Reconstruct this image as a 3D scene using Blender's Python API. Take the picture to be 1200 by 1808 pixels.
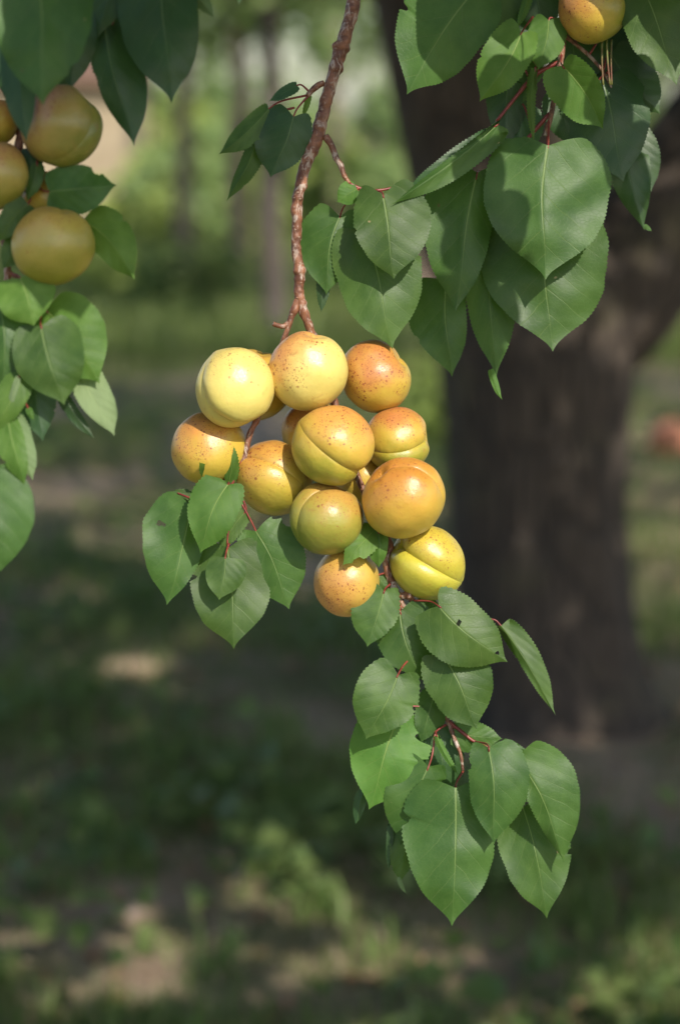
import bpy, bmesh, math, random
import numpy as np
from mathutils import Vector, Matrix, noise as mnoise

random.seed(7)
rng = np.random.default_rng(7)
R = math.radians
sc = bpy.context.scene
for o in list(bpy.data.objects):
    bpy.data.objects.remove(o)
C = sc.collection

# ------------------------------------------------------------------ camera, sky, sun, exposure
D0 = 1.39                      # metres to the hanging fruit
LENS, SENS = 75.0, 36.0
FPX = LENS / SENS * 1808.0     # focal length in photo pixels
PITCH = math.atan2(704.0, FPX)
CAM = Vector((0.0, 0.0, 1.42))
FWD = Vector((0, math.cos(PITCH), -math.sin(PITCH)))
UP = Vector((0, math.sin(PITCH), math.cos(PITCH)))
RIGHT = Vector((1, 0, 0))
cam_d = bpy.data.cameras.new('camera')
cam = bpy.data.objects.new('camera', cam_d)
C.objects.link(cam)
cam.location = CAM
cam.rotation_euler = (math.pi / 2 - PITCH, 0, 0)
cam_d.sensor_fit = 'VERTICAL'
cam_d.sensor_height = SENS
cam_d.lens = LENS
cam_d.clip_start = 0.05
cam_d.clip_end = 2000
cam_d.dof.use_dof = True
cam_d.dof.focus_distance = D0 - 0.012
cam_d.dof.aperture_fstop = 4.0
cam_d.dof.aperture_blades = 0
sc.camera = cam

SUN = (RIGHT * 0.36 + UP * 0.52 - FWD * 0.78).normalized()     # towards the sun
w = bpy.data.worlds.new('World')
sc.world = w
w.use_nodes = True
wn = w.node_tree
wn.nodes.clear()
sky = wn.nodes.new('ShaderNodeTexSky')
sky.sky_type = 'NISHITA'
sky.sun_disc = False
sky.sun_elevation = math.asin(SUN.z)
sky.sun_rotation = math.atan2(SUN.x, SUN.y)
sky.air_density = 1.0
sky.dust_density = 1.2
sky.ozone_density = 0.7
bg = wn.nodes.new('ShaderNodeBackground')
bg.inputs['Strength'].default_value = 0.15
wo = wn.nodes.new('ShaderNodeOutputWorld')
wn.links.new(sky.outputs[0], bg.inputs[0])
wn.links.new(bg.outputs[0], wo.inputs[0])
sl = bpy.data.lights.new('sun', 'SUN')
sl.energy = 4.5
sl.angle = R(0.53)
sl.color = (1.0, 0.93, 0.82)
so = bpy.data.objects.new('sun', sl)
C.objects.link(so)
so.rotation_euler = SUN.to_track_quat('Z', 'Y').to_euler()
so.location = (4, -8, 9)
sc.view_settings.view_transform = 'Standard'
sc.view_settings.look = 'None'
sc.view_settings.gamma = 1.0
sc.view_settings.exposure = 0.2
sc.view_settings.use_curve_mapping = False
sc.render.engine = 'CYCLES'
sc.cycles.use_denoising = True
try:
    sc.cycles.denoiser = 'OPENIMAGEDENOISE'
except Exception:
    pass
sc.cycles.max_bounces = 8
sc.cycles.transparent_max_bounces = 8

# ------------------------------------------------------------------ helpers
S0 = D0 / FPX                  # metres per photo pixel at the fruit's distance


def P(x, y, z=0.0, D=D0):
    """place seen at photo pixel (x, y), z 'fruit pixels' nearer than distance D."""
    d = D - z * S0
    return CAM + FWD * d + RIGHT * (d * (x - 600.0) / FPX) + UP * (d * (904.0 - y) / FPX)


def ground_at(x, y, gz=0.0):
    v = FWD + RIGHT * ((x - 600.0) / FPX) + UP * ((904.0 - y) / FPX)
    t = (gz - CAM.z) / v.z
    return CAM + v * t


def tag(o, label=None, cat=None, group=None, kind=None):
    if label: o['label'] = label
    if cat: o['category'] = cat
    if group: o['group'] = group
    if kind: o['kind'] = kind
    return o


def mesh_obj(name, verts, faces, mat, parent=None, smooth=True, uv=None):
    me = bpy.data.meshes.new(name)
    me.from_pydata([tuple(v) for v in verts], [], [tuple(f) for f in faces])
    if uv is not None:
        lay = me.uv_layers.new(name='UVMap')
        idx = np.empty(len(me.loops), dtype=np.int32)
        me.loops.foreach_get('vertex_index', idx)
        lay.data.foreach_set('uv', np.asarray(uv, dtype=np.float32)[idx].ravel())
    if smooth:
        me.polygons.foreach_set('use_smooth', np.ones(len(me.polygons), dtype=bool))
    me.materials.append(mat)
    o = bpy.data.objects.new(name, me)
    C.objects.link(o)
    if parent: o.parent = parent
    return o


def empty(name, loc=(0, 0, 0)):
    o = bpy.data.objects.new(name, None)
    o.empty_display_size = 0.05
    C.objects.link(o)
    o.location = loc
    return o


def catmull(pts, n=8):
    """pts: list of tuples (any dims) -> dense list."""
    A = [np.array(p, dtype=float) for p in pts]
    A = [2 * A[0] - A[1]] + A + [2 * A[-1] - A[-2]]
    out = []
    for i in range(1, len(A) - 2):
        p0, p1, p2, p3 = A[i - 1:i + 3]
        for k in range(n):
            t = k / n
            out.append(0.5 * (2 * p1 + (p2 - p0) * t + (2 * p0 - 5 * p1 + 4 * p2 - p3) * t * t + (3 * p1 - p0 - 3 * p2 + p3) * t ** 3))
    out.append(A[-2])
    return out


def tube_geo(path, radii, sides=8, rough=0.0, seed=0, nscale=60.0, cap=True):
    """path: world Vectors; returns verts, faces."""
    V, Fc = [], []
    prev = None
    n = len(path)
    for i in range(n):
        a = path[max(i - 1, 0)]; b = path[min(i + 1, n - 1)]
        t = (b - a).normalized()
        if prev is None:
            u = t.orthogonal().normalized()
        else:
            u = (prev - t * prev.dot(t)).normalized()
        prev = u
        v = t.cross(u)
        for k in range(sides):
            an = 2 * math.pi * k / sides
            d = u * math.cos(an) + v * math.sin(an)
            r = radii[i]
            p = path[i] + d * r
            if rough:
                r2 = r * (1 + rough * mnoise.noise((p * nscale) + Vector((seed, 0, 0))))
                p = path[i] + d * r2
            V.append(p)
    for i in range(n - 1):
        for k in range(sides):
            k2 = (k + 1) % sides
            Fc.append((i * sides + k, i * sides + k2, (i + 1) * sides + k2, (i + 1) * sides + k))
    if cap:
        Fc.append(tuple(range(sides))[::-1])
        Fc.append(tuple((n - 1) * sides + k for k in range(sides)))
    return V, Fc


# ------------------------------------------------------------------ node helper
class NT:
    def __init__(self, name):
        self.m = bpy.data.materials.new(name)
        self.m.use_nodes = True
        self.t = self.m.node_tree
        self.t.nodes.clear()
        self.out = self.t.nodes.new('ShaderNodeOutputMaterial')

    def n(self, typ, **kw):
        nd = self.t.nodes.new('ShaderNode' + typ)
        for k, v in kw.items():
            setattr(nd, k, v)
        return nd

    def l(self, a, b):
        self.t.links.new(a, b)

    def val(self, sock, v):
        if hasattr(v, 'is_linked') or isinstance(v, bpy.types.NodeSocket):
            self.l(v, sock)
        else:
            sock.default_value = v

    def math(self, op, a, b=0.0, c=None, clamp=False):
        nd = self.n('Math', operation=op, use_clamp=clamp)
        self.val(nd.inputs[0], a); self.val(nd.inputs[1], b)
        if c is not None: self.val(nd.inputs[2], c)
        return nd.outputs[0]

    def smooth(self, x, a, b, o0=0.0, o1=1.0):
        nd = self.n('MapRange', interpolation_type='SMOOTHSTEP')
        self.val(nd.inputs[0], x)
        nd.inputs[1].default_value = a; nd.inputs[2].default_value = b
        nd.inputs[3].default_value = o0; nd.inputs[4].default_value = o1
        return nd.outputs[0]

    def mix(self, f, a, b, blend='MIX'):
        nd = self.n('Mix', data_type='RGBA', blend_type=blend)
        self.val(nd.inputs[0], f)
        for s, v in ((nd.inputs[6], a), (nd.inputs[7], b)):
            if isinstance(v, tuple) and len(v) == 3: v = (*v, 1)
            self.val(s, v)
        return nd.outputs[2]

    def noise(self, vec, scale, detail=3, rough=0.5, dist=0.0):
        nd = self.n('TexNoise')
        if vec is not None: self.l(vec, nd.inputs['Vector'])
        nd.inputs['Scale'].default_value = scale
        nd.inputs['Detail'].default_value = detail
        nd.inputs['Roughness'].default_value = rough
        nd.inputs['Distortion'].default_value = dist
        return nd.outputs[0]

    def voro(self, vec, scale, feature='F1', rand=1.0):
        nd = self.n('TexVoronoi', feature=feature)
        if vec is not None: self.l(vec, nd.inputs['Vector'])
        nd.inputs['Scale'].default_value = scale
        nd.inputs['Randomness'].default_value = rand
        return nd

    def mapping(self, vec, loc=(0, 0, 0), scale=(1, 1, 1), rot=(0, 0, 0)):
        nd = self.n('Mapping')
        self.l(vec, nd.inputs[0])
        for s, v in ((nd.inputs[1], loc), (nd.inputs[2], rot), (nd.inputs[3], scale)):
            self.val(s, v)
        return nd.outputs[0]

    def bump(self, h, strength=0.3, dist=0.001, normal=None):
        nd = self.n('Bump')
        nd.inputs['Strength'].default_value = strength
        nd.inputs['Distance'].default_value = dist
        self.l(h, nd.inputs['Height'])
        if normal is not None: self.l(normal, nd.inputs['Normal'])
        return nd.outputs[0]

    def principled(self, col, rough=0.5, spec=0.5, normal=None, **kw):
        nd = self.n('BsdfPrincipled')
        if isinstance(col, tuple) and len(col) == 3: col = (*col, 1)
        self.val(nd.inputs['Base Color'], col)
        self.val(nd.inputs['Roughness'], rough)
        self.val(nd.inputs['Specular IOR Level'], spec)
        if normal is not None: self.l(normal, nd.inputs['Normal'])
        for k, v in kw.items():
            self.val(nd.inputs[k], v)
        return nd.outputs[0]

    def done(self, shader):
        self.l(shader, self.out.inputs[0])
        return self.m


# ------------------------------------------------------------------ materials
def leaf_material(name, dark, light, vein, trans, tfac=0.22, rough=0.42, spec=0.45, blem=1.0):
    m = NT(name)
    uvn = m.n('UVMap'); uvn.uv_map = 'UVMap'
    uv = uvn.outputs[0]
    info = m.n('ObjectInfo')
    rnd = info.outputs['Random']
    sep = m.n('SeparateXYZ'); m.l(uv, sep.inputs[0])
    x = m.math('MULTIPLY', m.math('SUBTRACT', sep.outputs[0], 0.5), 2.0)
    v = sep.outputs[1]
    ax = m.math('ABSOLUTE', x)
    side = m.math('SIGN', x)
    off = m.n('CombineXYZ')
    m.l(m.math('MULTIPLY', rnd, 37.0), off.inputs[0]); m.l(m.math('MULTIPLY', rnd, 91.0), off.inputs[1])
    vadd = m.n('VectorMath', operation='ADD'); m.l(uv, vadd.inputs[0]); m.l(off.outputs[0], vadd.inputs[1])
    uvr = vadd.outputs[0]
    wob = m.math('MULTIPLY', m.math('SUBTRACT', m.noise(uvr, 3.0, 2), 0.5), 0.5)
    mid = m.smooth(m.math('DIVIDE', ax, m.math('SUBTRACT', 1.25, v)), 0.004, 0.024, 1.0, 0.0)
    mid = m.math('MULTIPLY', mid, m.smooth(v, 0.25, 1.0, 1.0, 0.12))
    ph = m.math('ADD', m.math('SUBTRACT', m.math('MULTIPLY', v, 5.2), m.math('MULTIPLY', ax, 2.3)), m.math('ADD', m.math('MULTIPLY', side, 0.19), wob))
    saw = m.math('MULTIPLY', m.math('ABSOLUTE', m.math('SUBTRACT', m.math('FRACT', ph), 0.5)), 2.0)
    lat = m.math('MULTIPLY', m.smooth(saw, 0.93, 0.995), m.smooth(ax, 0.1, 0.95, 1.0, 0.25))
    quilt = m.smooth(saw, 0.0, 1.0)
    net = m.voro(m.mapping(uvr, scale=(26, 34, 26)), 1.0, 'DISTANCE_TO_EDGE').outputs[0]
    netl = m.smooth(net, 0.0, 0.09, 1.0, 0.0)
    tone = m.noise(uvr, 2.6, 4, 0.6)
    col = m.mix(m.smooth(tone, 0.32, 0.7), dark, light)
    hsv = m.n('HueSaturation'); m.l(col, hsv.inputs['Color'])
    m.l(m.math('ADD', m.math('MULTIPLY', rnd, 0.35), 0.83), hsv.inputs['Value'])
    m.l(m.math('ADD', m.math('MULTIPLY', m.math('FRACT', m.math('MULTIPLY', rnd, 13.7)), 0.03), 0.487), hsv.inputs['Hue'])
    col = hsv.outputs[0]
    col = m.mix(m.math('MULTIPLY', netl, 0.07), col, vein)
    col = m.mix(m.math('MULTIPLY', lat, 0.32), col, vein)
    col = m.mix(m.math('MULTIPLY', mid, 0.8), col, vein)
    # insect scars and rust spots with an edge of their own
    vo = m.voro(m.mapping(uvr, scale=(3.4, 4.2, 1)), 1.0)
    sepc = m.n('SeparateColor'); m.l(vo.outputs['Color'], sepc.inputs[0])
    dd = m.math('ADD', vo.outputs['Distance'], m.math('MULTIPLY', m.math('SUBTRACT', m.noise(uvr, 22.0, 2), 0.5), 0.09))
    spot = m.math('MULTIPLY', m.smooth(dd, 0.035, 0.065, 1.0, 0.0), m.math('GREATER_THAN', sepc.outputs[0], 1.0 - 0.34 * blem))
    scol = m.mix(sepc.outputs[1], (0.07, 0.035, 0.015), (0.42, 0.34, 0.17))
    col = m.mix(m.math('MULTIPLY', spot, 0.85), col, scol)
    h = m.math('SUBTRACT', m.math('MULTIPLY', quilt, -0.35), m.math('ADD', m.math('MULTIPLY', lat, 0.35), m.math('ADD', m.math('MULTIPLY', mid, 1.0), m.math('MULTIPLY', netl, 0.12))))
    nrm = m.bump(h, 0.34, 0.0009)
    rg = m.math('ADD', m.math('MULTIPLY', tone, 0.18), rough - 0.09)
    p = m.principled(col, rg, spec, nrm)
    tr = m.n('BsdfTranslucent')
    m.l(m.mix(m.math('MULTIPLY', lat, 0.5), trans, dark), tr.inputs[0])
    mx = m.n('MixShader'); mx.inputs[0].default_value = tfac
    m.l(p, mx.inputs[1]); m.l(tr.outputs[0], mx.inputs[2])
    return m.done(mx.outputs[0])


M = {}
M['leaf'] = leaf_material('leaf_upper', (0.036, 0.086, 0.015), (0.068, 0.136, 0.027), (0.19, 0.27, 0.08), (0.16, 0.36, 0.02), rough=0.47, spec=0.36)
M['fresh_lit'] = leaf_material('leaf_fresh_lit', (0.062, 0.136, 0.020), (0.104, 0.196, 0.036), (0.26, 0.34, 0.09), (0.24, 0.46, 0.03), 0.27, rough=0.5, spec=0.27, blem=0.5)  # lighter, cleaner leaf; strong sun is partly put into its colour
M['under'] = leaf_material('leaf_under', (0.14, 0.20, 0.085), (0.18, 0.25, 0.11), (0.33, 0.40, 0.19), (0.20, 0.38, 0.06), 0.2, 0.6, 0.3, 0.4)
M['deep'] = leaf_material('leaf_shaded', (0.026, 0.066, 0.021), (0.042, 0.092, 0.028), (0.13, 0.20, 0.07), (0.10, 0.25, 0.03), 0.2)  # darker copy of the leaf, shade put into its colour


def simple_leaf(name, a, b, trans, tfac=0.3, rough=0.5):
    m = NT(name)
    g = m.n('NewGeometry')
    try:
        r = g.outputs['Random Per Island']
    except Exception:
        r = None
    col = m.mix(r, a, b)
    p = m.principled(col, rough, 0.35)
    tr = m.n('BsdfTranslucent'); tr.inputs[0].default_value = (*trans, 1)
    mx = m.n('MixShader'); mx.inputs[0].default_value = tfac
    m.l(p, mx.inputs[1]); m.l(tr.outputs[0], mx.inputs[2])
    return m.done(mx.outputs[0])


M['crown'] = simple_leaf('crown_leaf', (0.045, 0.10, 0.028), (0.09, 0.18, 0.05), (0.14, 0.30, 0.04), 0.2)
M['far_crown'] = simple_leaf('far_crown_leaf', (0.13, 0.21, 0.065), (0.26, 0.34, 0.12), (0.30, 0.46, 0.10), 0.18)
M['lime'] = simple_leaf('lime_leaf', (0.24, 0.33, 0.07), (0.38, 0.45, 0.12), (0.35, 0.48, 0.08), 0.18)
M['grass'] = simple_leaf('grass_blade', (0.10, 0.145, 0.038), (0.21, 0.25, 0.08), (0.12, 0.26, 0.04))
M['tuft'] = simple_leaf('tuft_blade', (0.10, 0.17, 0.04), (0.22, 0.30, 0.09), (0.2, 0.36, 0.06), 0.25)
M['weed'] = simple_leaf('weed_leaf', (0.095, 0.145, 0.040), (0.19, 0.24, 0.080), (0.10, 0.25, 0.05))
M['straw'] = simple_leaf('dry_straw', (0.30, 0.215, 0.135), (0.55, 0.44, 0.30), (0.3, 0.2, 0.1), 0.1, 0.7)
M['litter'] = simple_leaf('dry_leaf', (0.17, 0.085, 0.045), (0.42, 0.28, 0.17), (0.25, 0.14, 0.06), 0.12, 0.7)


def bark_twig():
    m = NT('twig_bark')
    tc = m.n('TexCoord'); ob = tc.outputs['Object']
    n1 = m.noise(m.mapping(ob, scale=(1, 1, 1)), 90, 5, 0.65, 0.4)
    n2 = m.noise(m.mapping(ob, scale=(1, 1, 0.45)), 170, 5, 0.65, 1.2)
    base = m.mix(m.smooth(n1, 0.35, 0.65), (0.11, 0.042, 0.024), (0.29, 0.125, 0.065))
    peel = m.smooth(n2, 0.50, 0.60)
    big = m.noise(ob, 28, 2)
    peel = m.math('MULTIPLY', peel, m.smooth(big, 0.36, 0.56))
    col = m.mix(m.math('MULTIPLY', peel, 0.75), base, (0.52, 0.43, 0.36))
    vo = m.voro(m.mapping(ob, scale=(1, 1, 1.7)), 170)
    lent = m.smooth(vo.outputs['Distance'], 0.14, 0.24, 1.0, 0.0)
    col = m.mix(m.math('MULTIPLY', lent, 0.5), col, (0.40, 0.29, 0.21))
    h = m.math('ADD', m.math('MULTIPLY', n2, 0.7), m.math('ADD', n1, m.math('MULTIPLY', lent, 0.25)))
    return m.done(m.principled(col, 0.45, 0.45, m.bump(h, 0.8, 0.0016)))


M['twig'] = bark_twig()


def red_stem():
    m = NT('red_petiole')
    tc = m.n('TexCoord')
    n = m.noise(tc.outputs['Object'], 130, 3)
    col = m.mix(m.smooth(n, 0.3, 0.7), (0.16, 0.022, 0.022), (0.27, 0.055, 0.035))
    return m.done(m.principled(col, 0.4, 0.5, m.bump(n, 0.3, 0.0005)))


M['petiole'] = red_stem()


def green_petiole():
    m = NT('green_petiole')
    tc = m.n('TexCoord')
    n = m.noise(tc.outputs['Object'], 90, 3)
    col = m.mix(m.smooth(n, 0.35, 0.65), (0.16, 0.06, 0.03), (0.17, 0.19, 0.05))
    return m.done(m.principled(col, 0.45, 0.5))


M['petiole_green'] = green_petiole()


def trunk_bark(name, a, b, c, sc_=1.0):
    m = NT(name)
    tc = m.n('TexCoord'); ob = tc.outputs['Object']
    mp = m.mapping(ob, scale=(1, 1, 0.22))
    vo = m.voro(mp, 26 * sc_, 'DISTANCE_TO_EDGE').outputs[0]
    n1 = m.noise(mp, 34 * sc_, 6, 0.65, 0.5)
    n2 = m.noise(ob, 5 * sc_, 3)
    col = m.mix(m.smooth(n1, 0.3, 0.7), a, b)
    col = m.mix(m.smooth(n2, 0.52, 0.72), col, c)
    fis = m.smooth(vo, 0.0, 0.14)
    col = m.mix(fis, (0.05, 0.042, 0.036), col)
    h = m.math('ADD', m.math('MULTIPLY', fis, 0.8), n1)
    return m.done(m.principled(col, 0.85, 0.2, m.bump(h, 0.6, 0.015)))


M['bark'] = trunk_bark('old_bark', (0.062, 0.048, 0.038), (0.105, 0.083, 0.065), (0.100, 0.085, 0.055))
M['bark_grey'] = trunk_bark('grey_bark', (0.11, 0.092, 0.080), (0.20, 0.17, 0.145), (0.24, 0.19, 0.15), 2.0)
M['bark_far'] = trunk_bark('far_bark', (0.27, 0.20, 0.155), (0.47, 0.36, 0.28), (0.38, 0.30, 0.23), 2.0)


def apricot_mat(i, green, yellow, orange, bdir, blush, freck, greenish=0.5, bright=1.0):
    m = NT('apricot_skin')
    tc = m.n('TexCoord'); ob = tc.outputs['Object']
    mp = m.mapping(ob, loc=(i * 3.7, i * 1.3, i * 2.1))
    dn = m.n('VectorMath', operation='DOT_PRODUCT'); m.l(ob, dn.inputs[0]); dn.inputs[1].default_value = bdir
    d = dn.outputs['Value']
    n1 = m.noise(mp, 1.6, 4, 0.55)
    n2 = m.noise(mp, 7.0, 4, 0.6)
    f = m.math('ADD', d, m.math('ADD', m.math('MULTIPLY', m.math('SUBTRACT', n1, 0.5), 1.1), m.math('MULTIPLY', m.math('SUBTRACT', n2, 0.5), 0.35)))
    gmask = m.smooth(f, -0.75, 0.35, 1.0, 0.0)  # skin's green side; shade of the underside is put into this colour too
    omask = m.smooth(f, 0.05, 1.05)
    col = m.mix(m.math('MULTIPLY', gmask, greenish), yellow, green)
    col = m.mix(m.math('MULTIPLY', omask, blush), col, orange)
    # freckles
    spots = None
    for s, th, k, colr, dens in ((6.0, 0.25, 0.9, (0.20, 0.045, 0.02), 0.62), (11.0, 0.36, 0.85, (0.25, 0.055, 0.022), 0.35), (22.0, 0.45, 0.6, (0.28, 0.075, 0.028), 0.2)):
        vo = m.voro(mp, s)
        se = m.n('SeparateColor'); m.l(vo.outputs['Color'], se.inputs[0])
        dist = m.math('DIVIDE', vo.outputs['Distance'], m.math('ADD', se.outputs[1], 0.25))
        msk = m.smooth(dist, th * 0.55, th, 1.0, 0.0)
        msk = m.math('MULTIPLY', msk, m.math('GREATER_THAN', se.outputs[0], dens))
        zone = m.smooth(m.math('ADD', f, m.math('MULTIPLY', m.math('SUBTRACT', m.noise(mp, 2.4, 3), 0.5), 3.4)), -0.25 + 0.5 * (1 - freck), 0.55 + 0.4 * (1 - freck))
        msk = m.math('MULTIPLY', m.math('MULTIPLY', msk, zone), k * min(1.0, 0.5 + freck))
        col = m.mix(msk, col, colr)
    mott = m.noise(m.mapping(mp, loc=(5, 2, 9)), 3.4, 5, 0.7, 0.6)
    col = m.mix(m.math('MULTIPLY', m.smooth(mott, 0.56, 0.74), 0.28 + 0.3 * freck), col, (0.30, 0.11, 0.035))
    hz = m.noise(mp, 60.0, 2)
    if bright != 1.0:
        col = m.mix(1.0, col, (bright, bright, bright), 'MULTIPLY')
    nrm = m.bump(m.math('ADD', m.math('MULTIPLY', hz, 0.25), n2), 0.10, 0.02)
    rg = m.math('ADD', m.math('MULTIPLY', n2, 0.14), 0.29)
    return m.done(m.principled(col, rg, 0.75, nrm, **{'Subsurface Weight': 0.06, 'Subsurface Radius': (0.5, 0.22, 0.06), 'Subsurface Scale': 0.004, 'Sheen Weight': 0.03, 'Sheen Roughness': 0.35}))


# ------------------------------------------------------------------ the ground
def gheight(x, y):
    return 0.035 * mnoise.noise(Vector((x * 0.7, y * 0.7, 0))) + 0.02 * mnoise.noise(Vector((x * 2.3, y * 2.3, 4)))


def ground_material():
    m = NT('orchard_floor')
    tc = m.n('TexCoord'); ob = tc.outputs['Object']
    n1 = m.noise(ob, 0.9, 5, 0.6, 0.3)
    n2 = m.noise(ob, 6.0, 5, 0.65)
    n3 = m.noise(ob, 60.0, 4, 0.6)
    soil = m.mix(m.smooth(n2, 0.3, 0.7), (0.27, 0.19, 0.135), (0.50, 0.385, 0.28))
    moss = m.mix(m.smooth(n3, 0.3, 0.7), (0.12, 0.125, 0.055), (0.21, 0.205, 0.095))
    k = m.math('ADD', n1, m.math('MULTIPLY', m.math('SUBTRACT', n2, 0.5), 0.6))
    col = m.mix(m.smooth(k, 0.38, 0.60), soil, moss)
    return m.done(m.principled(col, 0.95, 0.1, m.bump(m.math('ADD', n2, n3), 0.8, 0.03)))


def build_ground():
    # one sheet: fine near the camera, coarse far off
    xs = np.concatenate([-np.geomspace(700, 7, 14), np.linspace(-6.5, 6.5, 66), np.geomspace(7, 700, 14)])
    ys = np.concatenate([-np.geomspace(500, 5, 10), np.linspace(-4.5, 26, 120), np.geomspace(27, 900, 18)])
    V = []
    for y in ys:
        for x in xs:
            V.append((x, y, gheight(x, y) if (abs(x) < 40 and -30 < y < 60) else 0.0))
    nx = len(xs)
    Fc = [(j * nx + i, j * nx + i + 1, (j + 1) * nx + i + 1, (j + 1) * nx + i) for j in range(len(ys) - 1) for i in range(nx - 1)]
    o = mesh_obj('ground', V, Fc, ground_material())
    tag(o, 'shaded orchard floor of brown soil and thin grass', None, None, 'structure')


build_ground()


# ------------------------------------------------------------------ leaf masses for crowns, grass, weeds
def leaves_mesh(name, pts, nrm_dirs, size, mat, parent=None, fold=0.18, mats=None, midx=None):
    """one mesh of folded leaf faces: 4 triangles each. pts Nx3, nrm_dirs Nx3 normals, size N."""
    pts = np.asarray(pts); n = len(pts)
    nz = np.asarray(nrm_dirs); nz = nz / np.linalg.norm(nz, axis=1)[:, None]
    ref = rng.normal(size=(n, 3)); ref[:, 2] -= 0.8
    ax = ref - nz * np.sum(ref * nz, axis=1)[:, None]
    ax /= np.linalg.norm(ax, axis=1)[:, None]
    sd = np.cross(nz, ax)
    s = np.asarray(size)[:, None]
    b = pts
    t = pts + ax * s
    m1 = pts + ax * s * 0.36 - nz * s * 0.05
    l = pts + ax * s * 0.36 + sd * s * 0.42 + nz * s * fold
    r = pts + ax * s * 0.36 - sd * s * 0.42 + nz * s * fold
    V = np.stack([b, l, t, r, m1], axis=1).reshape(-1, 3)
    k = np.arange(n)[:, None] * 5
    F4 = np.stack([np.stack([k[:, 0], k[:, 0] + 1, k[:, 0] + 4], 1), np.stack([k[:, 0] + 1, k[:, 0] + 2, k[:, 0] + 4], 1),
                   np.stack([k[:, 0] + 2, k[:, 0] + 3, k[:, 0] + 4], 1), np.stack([k[:, 0] + 3, k[:, 0], k[:, 0] + 4], 1)], 1).reshape(-1, 3)
    me = bpy.data.meshes.new(name)
    me.vertices.add(len(V)); me.vertices.foreach_set('co', V.astype(np.float32).ravel())
    me.loops.add(len(F4) * 3); me.loops.foreach_set('vertex_index', F4.astype(np.int32).ravel())
    me.polygons.add(len(F4)); me.polygons.foreach_set('loop_start', np.arange(0, len(F4) * 3, 3, dtype=np.int32))
    me.update(calc_edges=True)
    for mm in (mats or [mat]):
        me.materials.append(mm)
    if midx is not None:
        me.polygons.foreach_set('material_index', np.repeat(np.asarray(midx), 4).astype(np.int32))
    o = bpy.data.objects.new(name, me)
    C.objects.link(o)
    if parent: o.parent = parent
    return o


def clumped(center, radii, nclump, per, spread, shell=0.55):
    c = np.array(center); rr = np.array(radii)
    d = rng.normal(size=(nclump, 3)); d /= np.linalg.norm(d, axis=1)[:, None]
    rad = shell + (1 - shell) * rng.random((nclump, 1))
    cc = c + d * rad * rr
    pts = (cc[:, None, :] + rng.normal(size=(nclump, per, 3)) * spread).reshape(-1, 3)
    out = pts - c
    nr = out / np.linalg.norm(out, axis=1)[:, None] * 0.5 + rng.normal(size=pts.shape) * 0.6 + np.array([0, 0, 0.6])
    return pts, nr


# ---- the big apricot tree whose canopy hangs over the whole view
SUNA = np.array(SUN); FW = np.array(FWD); UPA = np.array(UP); CA = np.array(CAM)


def shadow_px(pts):
    """where on the fruit's plane (in photo pixels) the shadow of each point falls; nan if it lies behind that plane."""
    rel = pts - CA
    d = rel @ FW
    t = (D0 - d) / (-(SUNA @ FW))          # move along -SUN
    q = rel - SUNA * t[:, None]
    x = 600 + q[:, 0] / D0 * FPX
    y = 904 - (q @ UPA) / D0 * FPX
    ok = t > 0
    return x, y, ok, d


def ground_shadow(pts):
    t = pts[:, 2] / SUNA[2]
    return pts - SUNA * t[:, None]


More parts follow.
